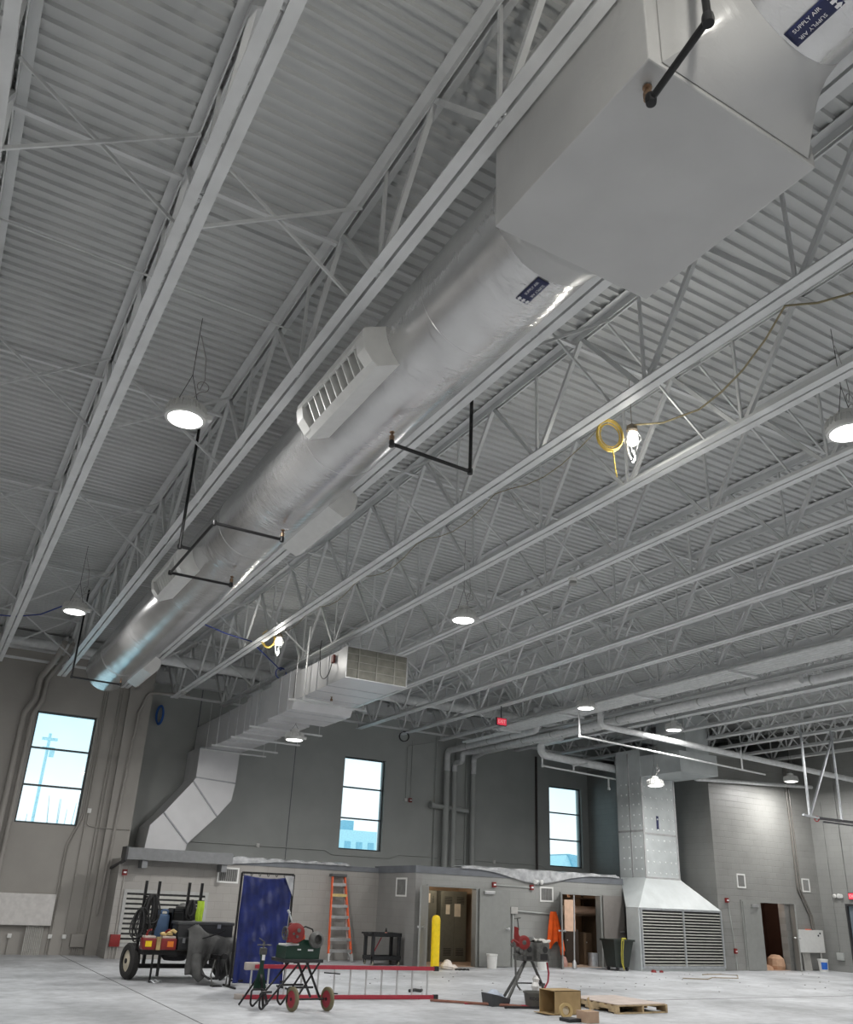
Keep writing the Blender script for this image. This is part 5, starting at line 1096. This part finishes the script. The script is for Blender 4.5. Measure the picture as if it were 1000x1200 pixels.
single('paper_scrap', MB().lathe([(0, 0), (.09, 0), (.12, .08), (.05, .16), (0, .17)], (18.5, 22.75, 1.0), (0, 0, 1), 8), BAG, 'crumpled paper on the middle storeroom cabinet', 'paper', None, False)
single('paper_scrap', MB().lathe([(0, 0), (.09, 0), (.12, .1), (.05, .2), (0, .22)], (18.6, 22.8, 1.93), (0, 0, 1), 8), BAG, 'pale bundle on the top storeroom shelf', 'bundle', None, False)
single('kraft_panel', MB().box((17.40, 21.62, .98), (17.80, 21.66, 1.85)), PINKP, 'kraft paper hanging at the left side of the storeroom doorway', 'paper', None, False)
single('shop_stool', MB().cyl((18.72, 21.95, 0), (18.72, 21.95, .38), .15, 18), GALV, 'grey drum standing inside the storeroom door on the right', 'drum')
single('debris_bag', MB().lathe([(0, 0), (.14, 0), (.15, .12), (.1, .26), (0, .3)], (17.55, 21.95, 0), (0, 0, 1), 9), mat('red_white_trash', (.5, .28, .24), .7, bump=.6, bscale=15), 'red and white rubbish at the storeroom doorway', 'rubbish', None, False)
single('debris_bag', MB().lathe([(0, 0), (.16, 0), (.12, .08), (0, .1)], (17.95, 22.1, 0), (0, 0, 1), 8), BAG, 'pale crumpled rubbish on the storeroom floor', 'rubbish', None, False)
single('lever_bar', MB().cyl((17.38, 21.2, .12), (17.36, 21.12, 1.98), .022, 10).lathe([(0, -.14), (.07, -.12), (.06, .02), (.02, .1)], (17.38, 21.2, .14), (0, 0, 1), 12), ALU, 'pale pole with a white end leaning at the left of the storeroom door', 'pole')
# ---- hi-vis jacket
def jacket(u, v):
    w_ = .10 + .24 * v ** .8; x = 16.98 + (u - .5) * 2 * w_ + .10 * v
    z = 1.50 - (1.02 - .22 * math.exp(-((u - .45) / .2) ** 2) + .16 * max(0, u - .7)) * v
    return (x, DY - .11 - .05 * math.sin(PI * u) + .035 * math.sin(u * 17 + v * 3) * v, z)
t = single('hivis_jacket', MB().grid(jacket, 26, 24), HIVIS, 'bright orange jacket hanging on the conduit left of the storeroom door', 'jacket', None, True, .02)
obj('sleeve', MB().tube([(17.06, DY - .12, 1.36), (17.16, DY - .14, 1.0), (17.26, DY - .13, .62), (17.29, DY - .12, .34)], [.06, .075, .07, .055], 12), HIVIS, t)
# ---- wheeled rubbish bin
t = thing('rubbish_bin', 'dark green wheeled rubbish bin beside the storeroom door', 'bin', (18.6, 20.75, 0))
bb = MB(); b0 = [(18.34, 20.52, .10), (18.80, 20.48, .10), (18.80, 20.92, .10), (18.34, 20.92, .10)]; b1 = [(18.24, 20.44, .80), (18.92, 20.38, .80), (18.92, 20.98, .80), (18.24, 20.98, .80)]
bb.add(b0 + b1, [(0, 1, 5, 4), (1, 2, 6, 5), (2, 3, 7, 6), (3, 0, 4, 7), (3, 2, 1, 0)]); obj('bin_body', bb, GREENB, t, False, .012)
obj('bin_rim', MB().prism([(18.20, 20.40, .78), (18.96, 20.34, .78), (18.96, 21.02, .78), (18.20, 21.02, .78)], (0, 0, .05)), GREENB, t, False)
for x_ in (18.40, 18.76):
    for y_ in (20.52, 20.9): obj('wheel', MB().cyl((x_ - .02, y_, .055), (x_ + .02, y_, .055), .055, 16), BLKP, t)
single('yellow_strap', MB().tube([(18.50, 20.36, .84), (18.52, 20.34, .80), (18.52, 20.40, .5), (18.55, 20.44, .2), (18.56, 20.42, .03)], .016, 8).tube([(18.50, 20.36, .84), (18.44, 20.34, .78), (18.46, 20.40, .45), (18.5, 20.44, .22), (18.56, 20.42, .05)], .014, 8).tube([(18.50, 20.4, .85), (18.7, 20.45, .85)], .025, 8), mat('olive_strap', (.4, .36, .05), .7), 'olive yellow strap dangling over the front of the rubbish bin', 'strap')
# ---- brown doorway
single('paper_bag', MB().lathe([(0, 0), (.26, .0), (.3, .12), (.26, .34), (.14, .44), (0, .46)], (25.72, 20.95, 0), (0, 0, 1), 12), BAG, 'crumpled kraft bag slumped in the brown doorway', 'bag', None, False)
single('paper_bag', MB().lathe([(0, 0), (.3, .0), (.26, .1), (.1, .16), (0, .17)], (25.2, 21.0, 0), (0, 0, 1), 10), BAG, 'flat crumpled kraft paper on the floor of the brown doorway', 'paper', None, False)
# ---- white and blue buckets
def bucket(label, c, r_, h_, body, band=None):
    t = thing('bucket', label, 'bucket', c)
    obj('bucket_body', MB().lathe([(r_ * .85, 0), (r_, h_), (r_ * 1.06, h_), (r_ * 1.06, h_ - .04), (r_ * 1.0, h_ - .05)], c, (0, 0, 1), 24), body, t)
    if band: obj('printed_band', MB().lathe([(r_ * .90, h_ * .18), (r_ * .97, h_ * .78)], c, (0, 0, 1), 24) if False else MB().grid(lambda u, v: (c[0] + (r_ * (.87 + .13 * (.2 + .55 * v)) + .006) * math.cos(math.radians(195 + 75 * u)), c[1] + (r_ * (.87 + .13 * (.2 + .55 * v)) + .006) * math.sin(math.radians(195 + 75 * u)), c[2] + h_ * (.2 + .55 * v)), 12, 2), band, t)
    obj('handle', MB().tube([(c[0] + r_ * 1.08 * math.cos(PI * k / 10), c[1] - .02 - r_ * .25 * math.sin(PI * k / 10), c[2] + h_ - .06 - r_ * .9 * math.sin(PI * k / 10)) for k in range(11)], .005, 5), GALV, t)
bucket('white bucket with a blue printed band under the right-hand panel', (27.05, 20.15, 0), .16, .38, WHITE, mat('blue_print', (.02, .12, .5), .5))
bucket('white bucket standing before the low wall, left of the two', (14.6, 21.35, 0), .15, .36, WHITE)
bucket('white bucket standing below the orange jacket, right of the two', (15.95, 20.85, 0), .15, .34, WHITE)
# ---- green pipe-threading machine on a wheeled stand
t = thing('pipe_threader', 'dark green pipe-threading machine with a red die head on a stand with two red wheels', 'pipe threading machine', (5.75, 13.95, 0))
TB = .70
bt = obj('machine_body', MB().prism([(5.47, 13.72, TB + .02), (6.04, 13.72, TB + .02), (6.06, 13.72, .93), (5.98, 13.72, 1.00), (5.75, 13.72, 1.0), (5.64, 13.72, .92), (5.47, 13.72, .90)], (0, .42, 0)), GREENM, t)
for a_, b_ in (((5.66, 13.714, .845), (5.72, 13.72, .865)), ((5.84, 13.714, .835), (5.93, 13.72, .86))): obj('maker_plate', MB().box(a_, b_), LETTER, bt, False)
obj('chuck', MB().lathe([(.05, -.02), (.055, .03), (.12, .04), (.125, .10), (.09, .13), (.07, .14), (.065, .06), (.0, .06)], (5.90, 13.66, 1.0), (.15, -1, .1), 24), GREYM, t)
obj('red_guard', MB().lathe([(.10, 0), (.11, .02), (.11, .06), (.06, .09), (0, .1)], (5.72, 13.85, 1.02), (-.6, -.8, .1), 20), mat('orange_red_guard', (.6, .08, .02), .4), t)
dh = obj('die_head', MB().lathe([(.04, -.05), (.13, -.05), (.145, -.01), (.145, .03), (.10, .05), (.04, .05)], (5.56, 13.62, 1.10), (-.25, -1, 0), 22).bbox((5.47, 13.62, .96), (5.56, 13.70, 1.24), .015).bbox((5.44, 13.6, .96), (5.62, 13.68, 1.0), .008), RED, t)
obj('die_slots', MB().cyl((5.59, 13.555, 1.14), (5.585, 13.53, 1.14), .03, 10).cyl((5.57, 13.555, 1.05), (5.565, 13.53, 1.05), .022, 10).cyl((5.51, 13.56, 1.09), (5.505, 13.54, 1.09), .018, 10), GREYM, dh)
obj('feed_handwheel', MB().ring((5.42, 13.7, 1.09), (1, .1, 0), .09, .014, 20, 6).bar((5.42, 13.7, 1.0), (5.42, 13.7, 1.18), .02, .02).bar((5.42, 13.61, 1.09), (5.42, 13.79, 1.09), .02, .02).cyl((5.42, 13.7, 1.09), (5.36, 13.68, 1.1), .012, 8), GREYM, t)
obj('lever_arm', MB().cyl((5.52, 13.66, 1.22), (5.42, 13.62, 1.40), .012, 8).lathe([(.0, -.03), (.02, -.02), (.02, .03), (0, .04)], (5.42, 13.62, 1.40), (-.5, 0, .8), 10), GALV, t)
obj('guide_rods', MB().cyl((5.35, 13.75, .93), (5.65, 13.75, .93), .014, 8).cyl((5.35, 13.66, .93), (5.65, 13.66, .93), .014, 8), ALU, t)
obj('oil_hose', MB().tube([(5.68, 13.78, 1.03), (5.70, 13.76, 1.16), (5.78, 13.75, 1.19), (5.9, 13.74, 1.15), (5.93, 13.74, 1.06)], .012, 8), BLK, t)
obj('foot_cable', MB().tube([(6.0, 13.72, 1.0), (5.98, 13.66, .93), (5.90, 13.62, .98), (5.86, 13.6, 1.06)], .008, 6), mat('pale_cable', (.5, .5, .45), .5), t)
obj('bench_plate', MB().bbox((5.42, 13.66, TB - .03), (6.10, 14.2, TB + .02), .012), BLKP, t)
for y_ in (13.72, 14.12):
    obj('leg', MB().pipe([(5.98, y_, TB - .03), (5.86 - .06, y_, .40), (5.62, y_, .03), (5.56, y_, .03)] if False else [(6.06, y_, TB - .03), (5.62, y_, .03), (5.56, y_, .10), (5.56, y_, .32), (5.98, y_ + .001, .32)], .016, 8, .04), BLK, t)
    obj('leg', MB().pipe([(5.62, y_, TB - .03), (5.72, y_, TB - .03), (5.16, y_, .02), (5.12, y_, .06), (5.12, y_, .26), (5.3, y_, .26)], .016, 8, .04), BLK, t)
    obj('leg', MB().bar((5.84, y_, TB - .03), (6.12, y_, .14), .03, .03), BLK, t, False)
obj('axle', MB().cyl((5.58, 13.62, .165), (6.2, 13.62, .165), .014, 8), BLK, t)
TYG = mat('olive_tyre', (.16, .14, .08), .7); RW = mat('red_wheel_disc', (.30, .03, .045), .5)
wheel(t, (5.60, 13.60, .17), (.98, .17, 0), .17, .055, TYG, RW, .72); wheel(t, (6.17, 13.56, .17), (.98, .17, 0), .17, .055, TYG, RW, .72)
# ---- tripod pipe stand left of it
t = thing('pipe_stand', 'dark tripod pipe stand at the left of the green machine', 'pipe stand', (5.32, 14.35, 0))
obj('pedestal', MB().lathe([(.035, .35), (.035, .70), (.05, .72), (.05, .76), (.0, .76)], (5.33, 14.35, 0), (0, 0, 1), 14).prism([(5.22, 14.34, .25), (5.44, 14.34, .25), (5.36, 14.34, .56), (5.30, 14.34, .56)], (0, .02, 0)), GREENM, t)
for q in ((5.05, 14.45, .01), (5.52, 14.45, .01), (5.30, 14.02, .01)): obj('leg', MB().bar((5.33, 14.35, .48), q, .035, .03), BLK, t, False)
obj('vise_head', MB().bbox((5.28, 14.30, .74), (5.38, 14.40, .84), .01).cyl((5.33, 14.35, .82), (5.33, 14.35, .92), .018, 8).cyl((5.22, 14.35, .88), (5.46, 14.35, .88), .010, 8).cyl((5.24, 14.35, .98), (5.34, 14.35, .92), .010, 8), GREYM, t)
obj('white_tag', MB().box((5.30, 14.295, .66), (5.35, 14.30, .74)), LETTER, t, False)
# ---- grey grooving machine on a tripod
t = thing('groove_machine', 'worn grey pipe machine on three splayed steel legs with a red cutter arm', 'pipe machine', (10.3, 14.0, 0))
HZ = .70
obj('machine_head', MB().bbox((10.14, 13.78, HZ), (10.66, 14.15, 1.02), .03).bbox((10.10, 13.74, .72), (10.30, 13.95, 1.0), .03).bbox((10.36, 13.70, .70), (10.66, 13.9, 1.02), .03).lathe([(.16, 0), (.17, .03), (.12, .09), (.0, .1)], (10.36, 14.0, 1.01), (0, 0, 1), 18), GREYM, t)
hm = MB()
for c_, r_ in (((10.55, 13.70, .90), .055), ((10.22, 13.735, .90), .05)): hm.cyl(c_, (c_[0], c_[1] - .008, c_[2]), r_, 18)
hm.box((10.44, 13.69, .73), (10.60, 13.698, .83)).box((10.16, 13.73, .73), (10.27, 13.738, .79)); obj('bores', hm, DARKG, t)
obj('rag_on_top', MB().grid(lambda u, v: (10.36 + .34 * u, 13.72 + .3 * v, 1.035 + .03 * math.sin(u * 7 + v * 5) + .015 * math.sin(u * 19)), 14, 10), mat('pale_rag', (.5, .49, .46), .8), t, True, .012)
for q in ((9.70, 13.75, .01), (10.86, 14.0, .01), (10.55, 15.0, .01)): obj('leg', MB().cyl((10.36 + (q[0] - 10.36) * .12, 13.95 + (q[1] - 13.95) * .1, HZ + .02), q, .028, 10), GREYM, t)
obj('leg_tray', MB().bar((10.02, 13.9, .34), (10.68, 14.0, .32), .04, .02).bar((10.5, 13.9, .30), (10.75, 14.05, .30), .1, .04), BLK, t, False)
ca = obj('cutter_arm', MB().lathe([(.06, -.02), (.115, -.02), (.12, .02), (.10, .03), (.06, .03)], (10.03, 13.66, 1.02), (-.3, -1, 0), 22).prism([(9.84, 13.66, 1.10), (9.90, 13.66, .94), (10.0, 13.66, .96), (10.0, 13.66, 1.05), (9.92, 13.66, 1.16), (9.92, 13.66, 1.26), (9.85, 13.66, 1.28)], (0, .04, 0)).tube([(9.92, 13.66, 1.0), (9.80, 13.66, 1.06), (9.76, 13.66, 1.02)], .022, 8), RED, t)
obj('cutter_gears', MB().lathe([(.0, -.03), (.06, -.03), (.065, .0), (.02, .02)], (10.03, 13.64, 1.02), (-.3, -1, 0), 14).lathe([(.03, -.03), (.045, 0), (.03, .03)], (9.80, 13.68, .98), (0, -1, 0), 12).lathe([(.03, -.04), (.05, 0), (.03, .04)], (9.90, 13.68, .90), (1, 0, 0), 12).lathe([(.03, -.04), (.05, 0), (.03, .04)], (9.98, 13.68, .86), (1, 0, .3), 12).bar((9.84, 13.68, .80), (10.16, 13.78, .86), .06, .06), GREYM, ca)
obj('pump_handle', MB().cyl((9.93, 13.67, 1.22), (9.90, 13.67, 1.42), .012, 8).cyl((9.84, 13.67, 1.41), (9.97, 13.67, 1.43), .01, 8), GREYM, ca)
obj('support_post', MB().tube([(9.86, 13.68, .86), (9.87, 13.68, .5), (9.89, 13.66, .32), (9.93, 13.62, .25)], .018, 8), GREYM, t)
obj('red_air_hose', MB().tube([(10.70, 13.85, .68), (10.74, 13.85, .5), (10.68, 13.8, .36), (10.52, 13.7, .26), (10.40, 13.6, .16), (10.28, 13.5, .06), (10.05, 13.45, .02), (9.7, 13.55, .02)], .016, 8), REDL, t)
t = thing('oil_bucket', 'grey oil bucket with dark lettering under the splayed-leg machine', 'bucket', (10.07, 13.42, 0))
obj('bucket_body', MB().lathe([(.14, 0), (.175, .22), (.19, .225), (.19, .25), (.17, .25), (.165, .22)], (10.07, 13.42, 0), (0, 0, 1), 28), mat('oily_grey_plastic', (.10, .10, .09), .5), t)
obj('lettering', text_mb('RIDGID', .07, (0, 0, 0), (1, 0, 0), (0, 0, 1), mapf=lambda x, y: (10.07 + .168 * math.sin((x - .02) / .168 - .30), 13.42 - .168 * math.cos((x - .02) / .168 - .30), .145 + y)), DARKG, t, False)
t = thing('electric_motor', 'round grey electric motor on the floor beside the oil bucket', 'motor', (10.32, 13.3, 0))
obj('motor_body', MB().lathe([(.05, -.10), (.13, -.09), (.145, -.04), (.145, .06), (.10, .09), (.03, .10)], (10.32, 13.28, .145), (-.75, -.65, 0), 24), GREYM, t); obj('motor_cap', MB().lathe([(.06, 0), (.06, .03), (.02, .05)], (10.255, 13.22, .12), (-.75, -.65, -.1), 14), GALV, t); obj('motor_bracket', MB().bar((10.36, 13.35, .2), (10.58, 13.38, .12), .05, .05).bar((10.4, 13.3, .03), (10.62, 13.3, .03), .14, .05), BLK, t, False)
single('white_bag', MB().lathe([(.0, 0), (.05, .02), (.08, .10), (.05, .17), (.07, .22), (.02, .28)], (10.32, 13.72, .20), (.1, 0, 1), 9), mat('white_plastic_bag', (.75, .74, .72), .5, bump=.6, bscale=20), 'small white plastic bag hanging between the machine legs', 'bag', None, False)
t = thing('parts_bin', 'small dark bin of scraps at the left of the splayed-leg machine', 'bin', (9.47, 13.75, 0))
obj('bin_body', MB().add([(9.32, 13.6, 0), (9.66, 13.6, 0), (9.66, 13.9, 0), (9.32, 13.9, 0), (9.30, 13.58, .2), (9.68, 13.58, .12), (9.68, 13.92, .12), (9.30, 13.92, .2)], [(0, 1, 5, 4), (1, 2, 6, 5), (2, 3, 7, 6), (3, 0, 4, 7), (3, 2, 1, 0)]), mat('dark_slate_plastic', (.05, .055, .06), .5), t, False, .01)
obj('scraps', MB().lathe([(0, 0), (.12, .02), (.13, .1), (.06, .17), (0, .18)], (9.44, 13.75, .08), (.1, 0, 1), 8).lathe([(0, 0), (.07, .02), (.06, .1), (0, .14)], (9.56, 13.72, .06), (.2, 0, 1), 7), mat('blue_white_scrap', (.42, .47, .55), .7, bump=.6, bscale=20), t, False)
# hose, pipe and cord on the floor
single('pipe_length', MB().cyl((8.55, 14.42, .03), (9.75, 13.35, .03), .022, 8), mat('rusty_pipe', (.22, .09, .06), .6), 'thin rusty pipe lying at the left of the splayed-leg machine', 'pipe')
single('pipe_length', MB().cyl((9.35, 13.28, .03), (10.55, 12.98, .03), .02, 8), BLK, 'thin black pipe lying in front of the oil bucket', 'pipe')
single('air_hose', MB().tube([(9.0, 14.0, .02), (9.25, 13.85, .02), (9.6, 13.6, .03), (9.85, 13.42, .02), (9.9, 13.2, .02), (10.2, 13.12, .02), (10.5, 13.2, .02)], .016, 8), REDL, 'red air hose snaking over the floor around the machine legs', 'hose')
single('wood_lath', MB().box((9.75, 12.42, 0), (9.98, 12.48, .012)), WOOD, 'short pale lath on the floor left of the cardboard box', 'wood', None, False)
# ---- cardboard boxes
t = thing('cardboard_box', 'big open cardboard box lying on its side with flaps toward the viewer', 'box', (9.98, 12.6, 0))
BX0, BX1, BY0, BY1, BH = 9.72, 10.27, 12.38, 12.80, .36
o_ = MB().box((BX0, BY0, 0), (BX1, BY0 + .01, BH)).box((BX0, BY1 - .01, 0), (BX1, BY1, BH)).box((BX0, BY0, 0), (BX1, BY1, .01)).box((BX0, BY0, BH - .01), (BX1, BY1, BH)).box((BX1 - .01, BY0, 0), (BX1, BY1, BH))
obj('box_body', o_, CARD, t, False)
obj('flap', MB().prism([(BX0, BY0 + .01, .004), (BX0 - .16, BY0 + .01, .02), (BX0 - .16, BY1 - .05, .02), (BX0, BY1 - .01, .004)], (0, 0, .008)), CARD, t, False)
single('cardboard_sheet', MB().prism([(9.98, 11.78, 0), (10.16, 11.98, 0), (10.16, 12.06, .30), (9.98, 11.88, .30)], (.008, -.008, 0)), CARD, 'upright cardboard flap standing before the open box', 'cardboard', None, False)
t = thing('cardboard_box', 'small closed cardboard box on the floor at the bottom photo edge', 'box', (9.72, 11.4, 0)); obj('box_body', MB().bbox((9.62, 11.46, 0), (9.86, 11.72, .16), .004), mat('pinkish_cardboard', (.42, .29, .2), .85), t, False); obj('tape_strip', MB().box((9.62, 11.57, .158), (9.86, 11.61, .162)), CARD, t, False)
t = thing('tape_roll', 'roll of tan tape standing before the open cardboard box', 'tape', (9.65, 12.05, 0)); obj('roll', MB().lathe([(.065, -.03), (.11, -.03), (.11, .03), (.065, .03), (.065, -.03)], (9.68, 12.05, .11), (-.3, -1, .15), 24, False), mat('tan_tape', (.5, .36, .16), .5), t); obj('core', MB().lathe([(.062, -.025), (.0, -.02)], (9.68, 12.05, .11), (-.3, -1, .15), 20), PAPER, t)
single('dark_tray', MB().bbox((9.38, 11.6, 0), (9.62, 11.85, .05), .01), BLKP, 'flat dark tray at the bottom photo edge beside the small box', 'tray')
# ---- pallet
t = thing('pallet', 'wooden pallet with a flat pinkish board on top at the right of the cardboard box', 'pallet', (11.3, 13.0, 0))
PX0, PX1, PY0, PY1 = 11.0, 12.15, 12.30, 13.65
for k, x_ in enumerate((PX0, (PX0 + PX1) / 2 - .02, PX1 - .04)): obj('stringer', MB().box((x_, PY0, .02), (x_ + .04, PY0 + .24, .115)).box((x_, PY0 + .24, .06), (x_ + .04, PY0 + .5, .115)).box((x_, PY0 + .5, .02), (x_ + .04, PY1 - .5, .115)).box((x_, PY1 - .5, .06), (x_ + .04, PY1 - .24, .115)).box((x_, PY1 - .24, .02), (x_ + .04, PY1, .115)), WOOD, t, False)
for k in range(8): y_ = PY0 + .179 * k; obj('deck_board', MB().box((PX0, y_, .115), (PX1, y_ + .1, .132)), WOOD, t, False)
for k in range(3): y_ = PY0 + .62 * k; obj('bottom_board', MB().box((PX0, y_, 0), (PX1, y_ + .1, .02)), WOOD, t, False)
single('flat_board', MB().box((PX0 + .02, PY0 + .02, .134), (PX1 - .02, PY1, .146)), WOODT, 'flat pinkish board lying on the wooden pallet', 'board', None, False)
# ---- debris on the far floor
single('cord_scrap', MB().tube([(18.6, 18.2, .012), (19.2, 17.9, .012), (19.8, 18.3, .012), (20.6, 18.1, .012), (21.5, 18.9, .012), (21.2, 19.3, .012), (20.4, 19.2, .012)], .014, 6), mat('tan_rope', (.3, .25, .17), .8), 'tan cord lying on the floor before the big louvres', 'cord')
single('red_scrap', MB().lathe([(0, 0), (.08, 0), (.06, .06), (0, .07)], (19.35, 20.05, 0), (0, 0, 1), 8), RED, 'small red cap on the floor at the left foot of the louvre plenum', 'cap', None, False)
single('red_scrap', MB().lathe([(0, 0), (.06, 0), (.05, .05), (0, .06)], (19.6, 20.0, 0), (0, 0, 1), 8), RED, 'smaller red cap on the floor right of the other one before the louvres', 'cap', None, False)
random.seed(3)
db = MB()
for k in range(110):
    x_ = random.uniform(8.5, 26); y_ = random.uniform(14.5, 20.0); s_ = random.uniform(.008, .026)
    if (x_ > 9 and y_ < 15) or (y_ > 19.6 and x_ > 22): continue
    db.lathe([(0, 0), (s_, 0), (s_ * .7, s_ * .5), (0, s_ * .6)], (x_, y_, 0), (0, 0, 1), 5)
d_ = single('floor_debris', db, mat('dark_debris', (.2, .19, .18), .9), 'scattered small dark debris on the concrete floor', 'debris', None, False); d_['kind'] = 'stuff'
